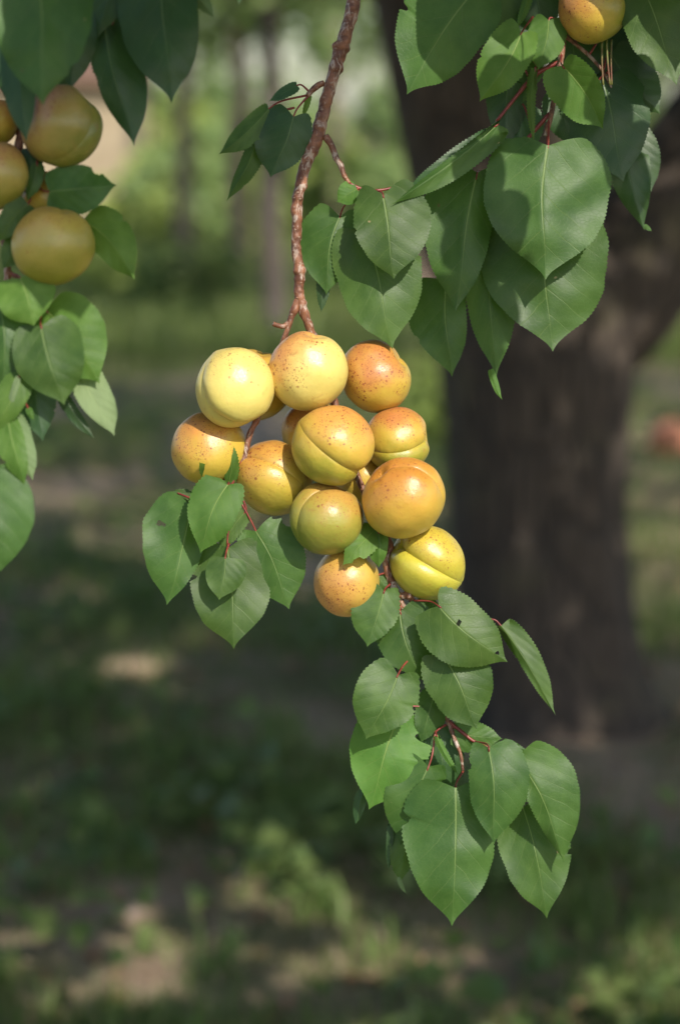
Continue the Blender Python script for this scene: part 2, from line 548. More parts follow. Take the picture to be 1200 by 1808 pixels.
def build_apricot_tree():
    base = ground_at(1000, 1262)
    root = empty('apricot_tree', (base.x, base.y, 0.0))
    tag(root, 'thick dark fissured fruit tree trunk standing in shade behind the leaves', 'tree')
    D = base.y

    def T(x, y):
        """centre of the trunk at its own distance, local to the root"""
        v = FWD + RIGHT * ((x - 600.0) / FPX) + UP * ((904.0 - y) / FPX)
        p = CAM + v * (base.y / v.y)
        return Vector((p.x - base.x, 0.0, p.z))
    px = base.y / FPX

    def limb(name, prof, sides=28, seed=0, dy=None):
        dense = catmull([(*T(a, b_), r_ * px) for a, b_, r_ in prof], 10)
        path = [Vector((q[0], (dy(q[2]) if dy else 0.0), q[2])) for q in dense]
        rad = [q[3] for q in dense]
        V, Fc = [], []
        for i, (p, r_) in enumerate(zip(path, rad)):
            for k in range(sides):
                an = 2 * math.pi * k / sides
                rr = r_ * (1 + 0.10 * mnoise.noise(Vector((math.cos(an) * 1.6, math.sin(an) * 1.6, p.z * 1.1 + seed)))
                           + 0.045 * mnoise.noise(Vector((math.cos(an) * 6, math.sin(an) * 6, p.z * 3 + seed)))
                           + 0.02 * mnoise.noise(Vector((math.cos(an) * 18, math.sin(an) * 18, p.z * 9 + seed))))
                flare = 1 + 0.16 * max(0, math.cos(3 * an + 0.5)) * math.exp(-max(p.z, 0) / 0.10)
                V.append((p.x + math.cos(an) * rr * flare, p.y + math.sin(an) * rr * 0.95 * flare, p.z))
        n = len(path)
        for i in range(n - 1):
            for k in range(sides):
                k2 = (k + 1) % sides
                Fc.append((i * sides + k, i * sides + k2, (i + 1) * sides + k2, (i + 1) * sides + k))
        return mesh_obj(name, V, Fc, M['bark'], root)
    # centre x, y, half width, all in photo pixels
    limb('trunk', [(1005, 1330, 225), (1003, 1265, 188), (985, 1190, 168), (968, 1050, 160), (955, 900, 158), (952, 760, 164), (952, 640, 172), (952, 520, 170), (935, 420, 140), (915, 330, 95)], 40, 0)
    limb('limb', [(935, 640, 110), (900, 480, 142), (868, 330, 144), (824, 120, 142), (784, -60, 132), (705, -350, 105), (600, -760, 80)], 30, 5, lambda z: -0.03 - 0.10 * max(0, z - 1.3))
    limb('limb', [(985, 700, 100), (1060, 580, 135), (1130, 450, 140), (1230, 280, 120), (1370, 60, 105), (1540, -220, 90), (1800, -560, 70)], 30, 9, lambda z: 0.04 + 0.12 * max(0, z - 1.2))
    # crown: low and unseen overhead, leaf slabs added and gaps cut to shape shade
    c = np.array([base.x - 0.35, 4.7, 3.5])
    pts, nr = clumped(c, (5.0, 4.2, 1.45), 300, 38, 0.22, 0.25)
    extra, en = clumped((0.0, 3.0, 2.75), (2.6, 1.9, 0.55), 170, 38, 0.17, 0.1)
    def slab(x0, x1, y0, y1, z0, z1, ncl, per):
        cc = np.stack([rng.uniform(x0, x1, ncl), rng.uniform(y0, y1, ncl), rng.uniform(z0, z1, ncl)], 1)
        p_ = (cc[:, None, :] + rng.normal(size=(ncl, per, 3)) * 0.15).reshape(-1, 3)
        return p_, rng.normal(size=p_.shape) * 0.5 + SUNA * 0.9
    s1, n1 = slab(-1.2, 3.8, -0.3, 2.8, 2.1, 2.9, 520, 38)
    gs = ground_shadow(s1)
    kk = (gs[:, 1] > 3.0) & (gs[:, 1] < 5.6) & (np.abs(gs[:, 0]) < 0.17 * gs[:, 1] + 0.25)
    s1, n1 = s1[kk], n1[kk]
    s2, n2 = slab(-5.0, 6.0, 2.5, 9.0, 2.4, 4.2, 130, 32)
    s3, n3 = slab(-3.0, 4.5, 5.5, 10.5, 2.7, 4.2, 150, 34)
    pts = np.concatenate([pts, extra, s1, s2, s3]); nr = np.concatenate([nr, en, n1, n2, n3])
    x, y, ok, d = shadow_px(pts)
    keep = pts[:, 2] > 2.05 + 0.03 * np.maximum(0, pts[:, 1] - 4)
    keep &= pts[:, 1] > -0.4
    lit = ok & (((x > -200) & (x < 1400) & (y > 440) & (y < 1900)) | ((x > 545) & (x < 1400) & (y > -260)))
    keep &= ~lit
    g = ground_shadow(pts)
    for gx, gy, r_ in DAPPLES:
        q = ground_at(gx, gy)
        keep &= ~((((g[:, 0] - q.x) / (1.9 * r_)) ** 2 + ((g[:, 1] - q.y) / (r_ * 2.8)) ** 2) < 1)
    pts = pts[keep]; nr = nr[keep]
    pts = pts - np.array([base.x, base.y, 0.0])
    leaves_mesh('crown', pts, nr, rng.uniform(0.07, 0.115, len(pts)), M['crown'], root)
    # limbs that carry the overhanging leaves
    for k, (tx, ty, tz) in enumerate([(-0.9, 1.7, 2.75), (0.6, 1.5, 2.9), (1.9, 2.6, 3.0), (-2.6, 3.6, 3.1), (3.4, 4.8, 3.3), (-2.2, 6.2, 3.5), (1.6, 7.2, 3.6)]):
        if k in (1, 2, 4, 6):
            st = T(1370, 60); st.y = 0.1
        else:
            st = T(730, -350); st.y = -0.14
        en_ = Vector((tx - base.x, ty - base.y, tz))
        midp = st.lerp(en_, 0.5) + Vector((0, 0, 0.35))
        dn = catmull([(*st, 0.075), (*midp, 0.045), (*en_, 0.014)], 8)
        V, Fc = tube_geo([Vector(q[:3]) for q in dn], [q[3] for q in dn], 8)
        mesh_obj('limb', V, Fc, M['bark'], root)


# patches of the orchard floor that the sun reaches through gaps cut for them in the unseen canopy (photo pixel, radius in metres)
DAPPLES = [(430, 1550, 0.05), (500, 1580, 0.045), (225, 1608, 0.035), (255, 1695, 0.055), (640, 1640, 0.04), (560, 1690, 0.035), (310, 1640, 0.03), (590, 1580, 0.03),
           (1150, 1710, 0.07), (1050, 1745, 0.05), (1185, 1770, 0.06), (800, 1700, 0.045), (225, 1185, 0.06), (15, 1650, 0.035), (930, 1775, 0.035), (420, 1760, 0.03), (100, 1740, 0.03), (330, 1420, 0.03), (60, 1400, 0.035), (1185, 770, 0.12), (1160, 960, 0.12)]
_dr = random.Random(11)
DAPPLES += [(_dr.uniform(-20, 1220), _dr.uniform(1080, 1800), _dr.uniform(0.014, 0.032)) for _ in range(46)]
build_apricot_tree()


# ---- trees far behind
def far_tree(px, d, wpx, label, lean=0.0, crown=(1.5, 1.5, 1.0), cz=2.6, ncl=70, mat='far_crown', hgt=2.9, group='slender orchard trees far behind', bark='bark_far'):
    x = d * (px - 600.0) / FPX
    root = empty('orchard_tree', (x, d, 0.0))
    tag(root, label, 'tree', group)
    r0 = wpx * d / FPX / 2
    n = 14
    path = [Vector((lean * (i / n) ** 1.3 + 0.05 * mnoise.noise(Vector((px, i * 0.35, 0))), 0.03 * math.sin(i), -0.05 + hgt * i / n)) for i in range(n + 1)]
    rad = [r0 * (1.35 if i == 0 else 1.0) * (1 - 0.35 * i / n) for i in range(n + 1)]
    V, Fc = tube_geo(path, rad, 14, 0.15, px, 9.0)
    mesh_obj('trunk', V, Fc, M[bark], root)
    top = path[-1]
    for k in range(4):
        a = k * 1.6 + px
        e = top + Vector((math.cos(a) * crown[0] * 0.7, math.sin(a) * crown[1] * 0.7, crown[2] * 0.7))
        s = path[-4 + (k % 3)]
        dn = catmull([(*s, r0 * 0.5), (*(s.lerp(e, 0.5) + Vector((0, 0, 0.12))), r0 * 0.33), (*e, r0 * 0.1)], 6)
        V, Fc = tube_geo([Vector(q[:3]) for q in dn], [q[3] for q in dn], 7)
        mesh_obj('limb', V, Fc, M[bark], root)
    pts, nr = clumped((top.x, 0, cz), crown, int(ncl * 0.8), 40, 0.12, 0.35)
    leaves_mesh('crown', pts, nr, rng.uniform(0.09, 0.15, len(pts)), M[mat], root)
    return root


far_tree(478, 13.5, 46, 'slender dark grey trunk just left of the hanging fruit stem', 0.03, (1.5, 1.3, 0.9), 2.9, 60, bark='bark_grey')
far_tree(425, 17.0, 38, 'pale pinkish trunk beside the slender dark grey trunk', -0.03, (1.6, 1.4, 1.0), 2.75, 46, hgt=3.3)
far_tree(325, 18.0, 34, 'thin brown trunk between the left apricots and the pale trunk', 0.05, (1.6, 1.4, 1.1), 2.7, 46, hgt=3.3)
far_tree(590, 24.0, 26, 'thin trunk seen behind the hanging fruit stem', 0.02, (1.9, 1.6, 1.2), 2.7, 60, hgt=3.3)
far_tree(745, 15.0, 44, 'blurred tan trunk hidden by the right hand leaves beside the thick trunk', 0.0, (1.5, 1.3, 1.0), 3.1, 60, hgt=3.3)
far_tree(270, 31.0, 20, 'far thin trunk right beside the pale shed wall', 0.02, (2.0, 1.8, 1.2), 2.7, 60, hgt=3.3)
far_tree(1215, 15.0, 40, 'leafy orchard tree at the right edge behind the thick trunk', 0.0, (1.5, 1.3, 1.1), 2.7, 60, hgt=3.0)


def shrub(px, d, rx, rz, z, label, mat, ncl=26, name='shrub', size=(0.05, 0.09), cat='bush', group=None):
    x = d * (px - 600.0) / FPX
    root = empty(name, (x, d, gheight(x, d)))
    tag(root, label, cat, group)
    pts, nr = clumped((0, 0, z), (rx, rx * 0.8, rz), ncl, 30, 0.10, 0.3)
    pts[:, 2] = np.maximum(pts[:, 2], 0.02)
    leaves_mesh('foliage', pts, nr, rng.uniform(*size, len(pts)), M[mat], root)
    V, Fc = [], []
    for k in range(5):
        a = k * 1.26
        e = Vector((math.cos(a) * rx * 0.5, math.sin(a) * rx * 0.5, z + rz * 0.4))
        v, f = tube_geo([Vector((0, 0, -0.03)), e * 0.5 + Vector((0, 0, 0.05)), e], [0.012, 0.009, 0.004], 6)
        f = [tuple(i + len(V) for i in q) for q in f]
        V += v; Fc += f
    mesh_obj('stem', V, Fc, M['bark_far'], root)


shrub(450, 20.0, 0.30, 0.55, 0.55, 'bright lime green bush between the pale and dark slender trunks', 'lime', 26)
shrub(272, 21.0, 0.26, 0.40, 0.40, 'lime green bush right of the pale shed wall', 'lime', 20)
shrub(190, 16.5, 0.26, 0.16, 0.16, 'low yellow green bush below the leftmost apricots', 'lime', 16)
shrub(335, 15.5, 0.42, 0.28, 0.24, 'grey green weed clump under the thin brown trunk', 'weed', 34)
shrub(1172, 13.0, 0.30, 0.45, 0.95, 'sunlit green bush right of the thick trunk', 'far_crown', 40, size=(0.06, 0.1))
shrub(770, 9.5, 0.16, 0.16, 0.14, 'small green weed clump at the left edge of the thick trunk', 'lime', 14)


def build_shed():
    d = 25.0
    x1 = d * (228 - 600.0) / FPX
    root = empty('garden_shed', (x1, d, 0))
    tag(root, 'pale sandy sunlit shed wall blurred behind the left apricots', 'shed')
    m = NT('sandy_plaster')
    tc = m.n('TexCoord')
    n = m.noise(tc.outputs['Object'], 3.0, 5, 0.6)
    mp = m.principled(m.mix(m.smooth(n, 0.3, 0.7), (0.36, 0.285, 0.19), (0.47, 0.385, 0.265)), 0.9, 0.1, m.bump(n, 0.4, 0.02))
    plaster = m.done(mp)

    def box(name, x0, x1_, y0, y1, z0, z1, mat, parent):
        V = [(a, b, c) for c in (z0, z1) for b in (y0, y1) for a in (x0, x1_)]
        Fc = [(0, 1, 3, 2), (4, 6, 7, 5), (0, 4, 5, 1), (2, 3, 7, 6), (0, 2, 6, 4), (1, 5, 7, 3)]
        return mesh_obj(name, V, Fc, mat, parent, False)
    wall = box('wall', -3.4, 0.0, 0.0, 2.6, -0.1, 1.75, plaster, root)
    mr = NT('roof_sheet')
    tcr = mr.n('TexCoord')
    nr_ = mr.noise(tcr.outputs['Object'], 5, 4)
    rm = mr.done(mr.principled(mr.mix(nr_, (0.16, 0.09, 0.06), (0.27, 0.16, 0.11)), 0.8, 0.2))
    V = [(-3.6, -0.25, 1.752), (0.2, -0.25, 1.752), (0.2, 2.85, 2.1), (-3.6, 2.85, 2.1), (-3.6, -0.25, 1.82), (0.2, -0.25, 1.82), (0.2, 2.85, 2.17), (-3.6, 2.85, 2.17)]
    Fc = [(0, 3, 2, 1), (4, 5, 6, 7), (0, 1, 5, 4), (1, 2, 6, 5), (2, 3, 7, 6), (3, 0, 4, 7)]
    mesh_obj('roof', V, Fc, rm, root, False)


build_shed()


def build_wood():
    for nm, lab, cnt, hh, yr, cat in (('distant_wood', 'blurred mass of distant green trees closing the orchard', 60, (0.2, 1.7), (33, 46), 'trees'),
                                      ('distant_undergrowth', 'sunlit yellow green undergrowth far behind the slender trunks', 46, (0.2, 1.0), (23, 33), 'undergrowth')):
        P_, N_, I_ = [], [], []
        for k in range(cnt):
            y = rng.uniform(*yr); x = rng.uniform(-0.24, 0.24) * y
            if y < 31 and x < -0.088 * y: continue
            h = rng.uniform(*hh)
            r_ = rng.uniform(0.35, 0.75)
            p, n = clumped((x, y, h), (r_, r_, r_ * rng.uniform(0.7, 1.3)), 16, 22, 0.11, 0.6)
            P_.append(p); N_.append(n + np.array(SUN) * 0.9)
            I_.append(np.full(len(p), rng.choice([0, 0, 2, 2, 1] if cat == 'trees' else [0, 1, 1, 2])))  # tone per clump: sunlit and shaded foliage put into the leaf colour
        p = np.concatenate(P_); n = np.concatenate(N_); mi = np.concatenate(I_)
        k = p[:, 2] > 0
        o = leaves_mesh(nm, p[k], n[k], rng.uniform(0.14, 0.24, k.sum()), None, None, 0.18, [M['far_crown'], M['lime'], M['weed']], mi[k])
        tag(o, lab, cat, None, 'stuff')


build_wood()


# ------------------------------------------------------------------ floor cover
def in_view(n, y0, y1, power=1.6, margin=0.5):
    u = rng.random(n)
    y = y0 + (y1 - y0) * u ** power
    half = y * 0.165 + margin
    x = rng.uniform(-1, 1, n) * half
    return x, y


def patchy(x, y, s=0.9, off=0.0):
    return np.array([mnoise.noise(Vector((a * s, b * s, off))) for a, b in zip(x, y)])


def blades(name, x, y, h, wd, mat, label, lean=0.5):
    n = len(x)
    z = np.array([gheight(a, b) for a, b in zip(x, y)])
    a = rng.uniform(0, 2 * np.pi, n)
    sx, sy = np.cos(a) * wd, np.sin(a) * wd
    b = rng.uniform(0, 2 * np.pi, n); ln = rng.uniform(0.1, 1.0, n) * lean * h
    dx, dy = np.cos(b) * ln, np.sin(b) * ln
    V = np.empty((n, 5, 3))
    V[:, 0] = np.stack([x - sx, y - sy, z - 0.01], 1)
    V[:, 1] = np.stack([x + sx, y + sy, z - 0.01], 1)
    V[:, 2] = np.stack([x + sx * .7 + dx * .35, y + sy * .7 + dy * .35, z + h * .6], 1)
    V[:, 3] = np.stack([x - sx * .7 + dx * .35, y - sy * .7 + dy * .35, z + h * .6], 1)
    V[:, 4] = np.stack([x + dx, y + dy, z + h * np.clip(1 - 0.35 * lean, 0.3, 1)], 1)
    k = np.arange(n) * 5
    F3 = np.concatenate([np.stack([k, k + 1, k + 2], 1), np.stack([k, k + 2, k + 3], 1), np.stack([k + 3, k + 2, k + 4], 1)])
    me = bpy.data.meshes.new(name)
    V = V.reshape(-1, 3)
    me.vertices.add(len(V)); me.vertices.foreach_set('co', V.astype(np.float32).ravel())
    me.loops.add(len(F3) * 3); me.loops.foreach_set('vertex_index', F3.astype(np.int32).ravel())
    me.polygons.add(len(F3)); me.polygons.foreach_set('loop_start', np.arange(0, len(F3) * 3, 3, dtype=np.int32))
    me.update(calc_edges=True)
    me.materials.append(mat)
    o = bpy.data.objects.new(name, me); C.objects.link(o)
    tag(o, label, 'grass', None, 'stuff')


x, y = in_view(85000, 2.6, 16)
pn = patchy(x, y, 1.3)
bare = np.exp(-(((x - 0.75) / 0.55) ** 2 + ((y - 4.3) / 0.75) ** 2))
k = pn - 0.5 * bare + rng.normal(size=len(x)) * 0.14 > np.where(y < 4.6, 0.02, 0.03)
blades('grass', x[k], y[k], rng.uniform(0.03, 0.11, k.sum()), rng.uniform(0.0015, 0.004, k.sum()), M['grass'], 'short patchy green grass on the shaded orchard floor', 0.7)
tc_x, tc_y = in_view(75, 2.8, 5.2, 1.2)
kk = ~((np.abs(tc_x - 0.75) < 0.45) & (np.abs(tc_y - 4.3) < 0.7))
tc_x, tc_y = tc_x[kk], tc_y[kk]
x = (tc_x[:, None] + rng.normal(size=(len(tc_x), 34)) * 0.035).ravel()
y = (tc_y[:, None] + rng.normal(size=(len(tc_x), 34)) * 0.035).ravel()
blades('grass', x, y, rng.uniform(0.03, 0.11, len(x)), rng.uniform(0.002, 0.005, len(x)), M['tuft'], 'upright lighter green grass tufts standing in the foreground soil', 0.6)
x, y = in_view(26000, 12, 33, 1.2, 1.0)
blades('grass', x, y, rng.uniform(0.08, 0.28, len(x)), rng.uniform(0.006, 0.014, len(x)), M['grass'], 'taller dark green grass between the slender far trunks', 0.5)
x, y = in_view(20000, 2.6, 9)
blades('dry_grass', x, y, rng.uniform(0.006, 0.028, len(x)), rng.uniform(0.0012, 0.004, len(x)), M['straw'], 'scattered dry straw blades lying on the soil', 3.5)


def weeds():
    x, y = in_view(340, 2.7, 10, 1.3)
    pn = patchy(x, y, 1.1, 9.0)
    bare = np.exp(-(((x - 0.75) / 0.6) ** 2 + ((y - 4.3) / 0.8) ** 2))
    k = pn - 0.6 * bare + rng.normal(size=len(x)) * 0.1 > 0.12
    x, y = x[k], y[k]
    P_, N_, S_ = [], [], []
    for a, b in zip(x, y):
        n = rng.integers(8, 22)
        r_ = rng.uniform(0.03, 0.09)
        p = np.stack([a + rng.normal(size=n) * r_, b + rng.normal(size=n) * r_, gheight(a, b) + rng.uniform(0.01, 0.12, n)], 1)
        P_.append(p); N_.append(rng.normal(size=(n, 3)) * 0.5 + np.array([0, -0.2, 1.0])); S_.append(rng.uniform(0.03, 0.075, n))
    o = leaves_mesh('ground_cover', np.concatenate(P_), np.concatenate(N_), np.concatenate(S_), M['weed'])
    tag(o, 'low broad leaved weeds growing among the grass', 'weeds', None, 'stuff')
    x, y = in_view(650, 2.7, 9, 1.4)
    p = np.stack([x, y, np.array([gheight(a, b) for a, b in zip(x, y)]) + 0.012], 1)
    o = leaves_mesh('leaf_litter', p, rng.normal(size=p.shape) * 0.35 + np.array([0, 0, 1.0]), rng.uniform(0.02, 0.055, len(x)), M['litter'], None, 0.3)
    tag(o, 'dry brown leaves scattered over the soil', 'leaves', None, 'stuff')


weeds()


def clod(px, py, r_, label, cols, name='clod_of_earth', cat='earth', d=None):
    p = ground_at(px, py)
    m = NT('clod_surface')
    tc = m.n('TexCoord')
    n = m.noise(tc.outputs['Object'], 14, 4)
    mat = m.done(m.principled(m.mix(m.smooth(n, 0.3, 0.7), cols[0], cols[1]), 0.9, 0.1, m.bump(n, 0.6, 0.02)))
    bm = bmesh.new()
    bmesh.ops.create_icosphere(bm, subdivisions=4, radius=1.0)
    for v in bm.verts:
        k = 1 + 0.22 * mnoise.noise(v.co * 1.6 + Vector((px, 0, 0))) + 0.08 * mnoise.noise(v.co * 5)
        v.co = Vector((v.co.x * r_[0], v.co.y * r_[1], max(v.co.z, -0.5) * r_[2])) * k
    me = bpy.data.meshes.new(name); bm.to_mesh(me); bm.free()
    me.polygons.foreach_set('use_smooth', np.ones(len(me.polygons), dtype=bool))
    me.materials.append(mat)
    o = bpy.data.objects.new(name, me); C.objects.link(o)
    o.location = (p.x, p.y, gheight(p.x, p.y) + r_[2] * 0.35)
    tag(o, label, cat)


clod(1185, 790, (0.10, 0.08, 0.10), 'reddish terracotta coloured clod at the right edge beyond the thick trunk', ((0.36, 0.15, 0.09), (0.48, 0.22, 0.14)))
clod(225, 1190, (0.085, 0.06, 0.022), 'flat tan stone lying on the shaded floor left of centre', ((0.26, 0.19, 0.13), (0.36, 0.27, 0.19)), 'stone', 'stone')
clod(222, 1612, (0.034, 0.03, 0.015), 'small pinkish stone on the soil at lower left', ((0.38, 0.28, 0.22), (0.48, 0.36, 0.29)), 'stone', 'stone')

# ------------------------------------------------------------------ leaves of the hanging branches
EDGE = [(0, 0, 0), (.05, .33, -.55), (.11, .62, -.65), (.19, .86, -.10), (.30, 1.0, .20), (.42, 1.0, .375), (.54, .92, .535), (.66, .755, .675), (.76, .535, .785), (.84, .30, .865), (.91, .115, .93), (.96, .042, .967), (1, 0, 1)]


def edge_table(lobe):
    """half outline of an apricot leaf: (u across 0..1, v along 0..1)"""
    rows = []
    for t, u, v in EDGE:
        if v < 0: v = v * lobe
        if t == .19: v = 0.055 - 0.55 * lobe * .25
        rows.append((t, u, v))
    return rows


def edge_eval(tab, t):
    for i in range(len(tab) - 1):
        if t <= tab[i + 1][0]:
            break
    p0 = tab[max(i - 1, 0)]; p1 = tab[i]; p2 = tab[i + 1]; p3 = tab[min(i + 2, len(tab) - 1)]
    f = (t - p1[0]) / (p2[0] - p1[0])
    out = []
    for c in (1, 2):
        m1 = (p2[c] - p0[c]) / max(p2[0] - p0[0], 1e-6) * (p2[0] - p1[0])
        m2 = (p3[c] - p1[c]) / max(p3[0] - p1[0], 1e-6) * (p2[0] - p1[0])
        h00 = 2 * f ** 3 - 3 * f ** 2 + 1; h10 = f ** 3 - 2 * f ** 2 + f; h01 = -2 * f ** 3 + 3 * f ** 2; h11 = f ** 3 - f ** 2
        out.append(h00 * p1[c] + h10 * m1 + h01 * p2[c] + h11 * m2)
    return out


class Branch:
    """a hanging branch: Empty > wood pieces, leaves (> petiole)."""

    def __init__(self, name, label, D, group=None):
        self.D = D
        self.nodes = []
        self.root = None
        self.name, self.label = name, label
        self.count = 0

    def start(self, x, y, z):
        self.org = P(x, y, z, self.D)
        self.root = empty(self.name, self.org)
        tag(self.root, self.label, 'branch')

    def pt(self, x, y, z=0.0):
        return P(x, y, z, self.D) - self.org

    def wood(self, name, pts, mat='twig', sides=12, rough=0.25, knob=0.0, seed=0, n=9):
        dn = catmull(pts, n)
        path = [self.pt(q[0], q[1], q[2]) for q in dn]
        rad = []
        for i, q in enumerate(dn):
            r_ = q[3] * S0
            if knob:
                r_ *= 1 + knob * max(0, mnoise.noise(Vector((i * 0.17 + seed * 7.1, seed, 0)))) * 1.6
            rad.append(r_)
        V, Fc = tube_geo(path, rad, sides, rough, seed, 230.0)
        for q in dn[::2]:
            if mat != 'none': self.nodes.append((q[0], q[1], q[2]))
        return mesh_obj(name, V, Fc, M[mat], self.root)

    def leaf(self, base, tip, wl, wr=None, z=(0, 0), fold=(0.15, 0.15), lobe=0.16, arch=0.0, bend=0.0, pet=None, mat='leaf',
             bites=(), wave=0.095, twist=0.0, tipcurl=0.0, petmat=None, noser=False, holes=()):
        """base, tip: photo pixels; wl, wr: half widths; z: nearness at base and tip; fold: edges away from the viewer (share of width)."""
        wr = wl if wr is None else wr
        b = np.array(base, float); t_ = np.array(tip, float)
        ax = t_ - b; L = np.linalg.norm(ax); a = ax / L
        pr = np.array([a[1], -a[0]])
        tab = edge_table(lobe)
        rows = int(min(96, max(18, L / 2.3)))
        rows += rows % 2
        ncol = 10 if L > 90 else (6 if L > 60 else 4)
        seed = self.count * 1.37 + self.D * 5
        self.count += 1
        fr = random.Random(int(seed * 1000))
        fold = (fold[0] + fr.uniform(-0.08, 0.14), fold[1] + fr.uniform(-0.08, 0.14))
        arch = arch + fr.uniform(0, 0.04) * L
        if not bites and not noser and fr.random() < 0.45:
            bites = ((fr.choice((-1, 1)), fr.uniform(0.25, 0.75), fr.uniform(0.06, 0.2), fr.uniform(0.015, 0.035)),)
        V, UV = [], []
        W = max(wl, wr)
        js = list(range(-ncol, ncol + 1))
        for i in range(rows + 1):
            t = i / rows
            for j in js:
                s = j / ncol
                sg = 1 if j > 0 else -1
                wd = wr if j > 0 else wl
                u, v = edge_eval(tab, t)
                if not noser and 0.10 < t < 0.97:
                    tooth = (0.5 if i % 2 else -0.5) * min(2.5, 0.02 * L + 0.4)
                    u = u + tooth / max(wd, 8) * min(1, u * 2.0)
                u *= 1 + 0.085 * mnoise.noise(Vector((t * 3.2, seed * 2.7, sg * 5.0))) + 0.03 * mnoise.noise(Vector((t * 11, seed * 2.7, sg * 3.0)))
                bt = 0.0
                for (bs, bt0, bdepth, bw) in bites:
                    if bs == sg:
                        q = abs(t - bt0) / bw
                        if q < 1:
                            bt = max(bt, bdepth * (1 - q ** 4) * (0.85 + 0.3 * mnoise.noise(Vector((t * 40, seed, 0)))))
                u *= (1 - bt)
                v = t + (v - t) * (1 - bt * 0.6)
                f = abs(s)
                uu = u * f
                vv = t + (v - t) * f ** 1.25
                cx = bend * 4 * (t * (1 - t)) * 0.5 + 0.03 * L * math.sin(seed * 5.3) * math.sin(math.pi * t * 1.5)
                px_ = b + a * (vv * L) + pr * (sg * uu * wd + cx)
                zz = z[0] + (z[1] - z[0]) * vv
                zz += arch * math.sin(math.pi * min(max(vv, 0), 1))
                zz += -fold[0 if sg < 0 else 1] * wd * uu * (1 - 0.35 * uu)
                zz += twist * sg * uu * wd * (vv - 0.3)
                zz += wave * W * (f ** 2) * math.sin(6.3 * (1.3 * t + 0.2 * sg) + seed * 3.1 + sg * 0.7) * min(1, u * 1.5)
                zz += 0.085 * W * mnoise.noise(Vector((px_[0] * 0.016, px_[1] * 0.016, seed)))
                if tipcurl and vv > 0.8:
                    q = (vv - 0.8) / 0.2
                    zz += tipcurl * q * q
                V.append(self.pt(px_[0], px_[1], zz))
                UV.append((0.5 + 0.5 * sg * uu * wd / W if j else 0.5, vv))
        nc = len(js)
        Fc = [(i * nc + j, (i + 1) * nc + j, (i + 1) * nc + j + 1, i * nc + j + 1) for i in range(rows) for j in range(nc - 1)]
        if holes:
            keepf = []
            for f in Fc:
                i_, j_ = divmod(f[0], nc)
                cs = (js[j_] + 0.5) / ncol; ct = (i_ + 0.5) / rows
                if not any(((cs - h_[0]) / max(h_[2], 0.11)) ** 2 + ((ct - h_[1]) / h_[3]) ** 2 < 1 for h_ in holes):
                    keepf.append(f)
            Fc = keepf
        o = mesh_obj('leaf', V, Fc, M[mat], self.root, True, UV)
        # petiole
        if pet != 0:
            if pet is None:
                best = min(self.nodes, key=lambda q: (q[0] - b[0]) ** 2 + (q[1] - b[1]) ** 2 + (q[2] - z[0]) ** 2)
                e = best
            else:
                e = pet
            dd = math.hypot(e[0] - b[0], e[1] - b[1])
            mid = b - a * min(0.3 * dd, 26)
            pts = [(b[0] + a[0] * L * 0.05, b[1] + a[1] * L * 0.05, z[0] - 1.5, 1.2), (b[0], b[1], z[0] - 1.5, 1.5), (mid[0] * .7 + 0.3 * (b[0] + e[0]) / 2, mid[1] * .7 + 0.3 * (b[1] + e[1]) / 2, (z[0] + e[2]) / 2, 1.6), (e[0], e[1], e[2], 2.2)]
            dn = catmull(pts, 6)
            V, Fc = tube_geo([self.pt(*q[:3]) for q in dn], [q[3] * S0 for q in dn], 7)
            po = mesh_obj('petiole', V, Fc, M[petmat or 'petiole'], o)
        return o


# ================================================================== the hanging branch in the middle
B = Branch('apricot_branch', 'reddish brown hanging branch bearing the sunlit apricots in the middle', D0)
B.start(628, -20, 0)
B.wood('stem', [(700, -720, -120, 17), (668, -420, -60, 15), (640, -120, -15, 13), (625, 0, 0, 11.5), (613, 50, 2, 12), (600, 92, 3, 12), (588, 135, 3, 11), (575, 180, 2, 11), (566, 218, 1, 11.5), (556, 252, 1, 12), (541, 285, 2, 10.5), (532, 325, 2, 10),
                (525, 355, 2, 9.5), (524, 400, 0, 9), (523, 440, -2, 8.5), (529, 482, -3, 9.5), (527, 512, -4, 8.5), (532, 538, -6, 9), (543, 570, -10, 7.5), (556, 605, -22, 7), (575, 660, -26, 6.5), (589, 708, -22, 7), (607, 770, -28, 6),
                (626, 828, -26, 6), (640, 862, -22, 6), (672, 930, -14, 6), (688, 962, -8, 6.5), (681, 995, -2, 6), (692, 1030, 0, 6.5), (706, 1066, 0, 7)], sides=18, rough=0.2, knob=0.32, seed=1, n=14)
B.wood('twig', [(706, 1060, 0, 6.5), (720, 1100, -6, 4.5), (748, 1160, -8, 4), (775, 1225, -6, 4), (790, 1272, 0, 4), (800, 1300, 6, 3.5), (812, 1330, 14, 3), (817, 1362, 18, 2.5)], sides=10, knob=0.2, seed=2)
B.wood('twig', [(527, 526, -4, 7), (517, 552, -4, 6), (506, 585, -6, 5), (495, 618, -12, 5), (474, 690, -20, 5), (456, 735, -8, 5), (443, 762, 2, 5), (433, 800, 6, 5), (428, 820, 8, 4.5), (412, 850, 8, 4)], sides=10, knob=0.35, seed=3)
B.wood('twig', [(512, 568, -5, 5), (500, 576, -2, 4.5), (489, 574, 2, 4), (482, 571, 4, 4.5)], sides=8, knob=0.3, seed=4, n=4)
B.wood('twig', [(572, 146, 3, 5.5), (560, 152, 4, 5), (547, 163, 5, 4.5), (543, 170, 5, 4)], sides=8, knob=0.3, seed=5, n=5)
B.wood('twig', [(574, 240, 2, 6), (585, 258, 4, 5.5), (594, 280, 5, 5), (601, 292, 5, 5.5), (608, 310, 6, 4.5), (616, 324, 6, 4)], sides=8, knob=0.35, seed=6, n=6)
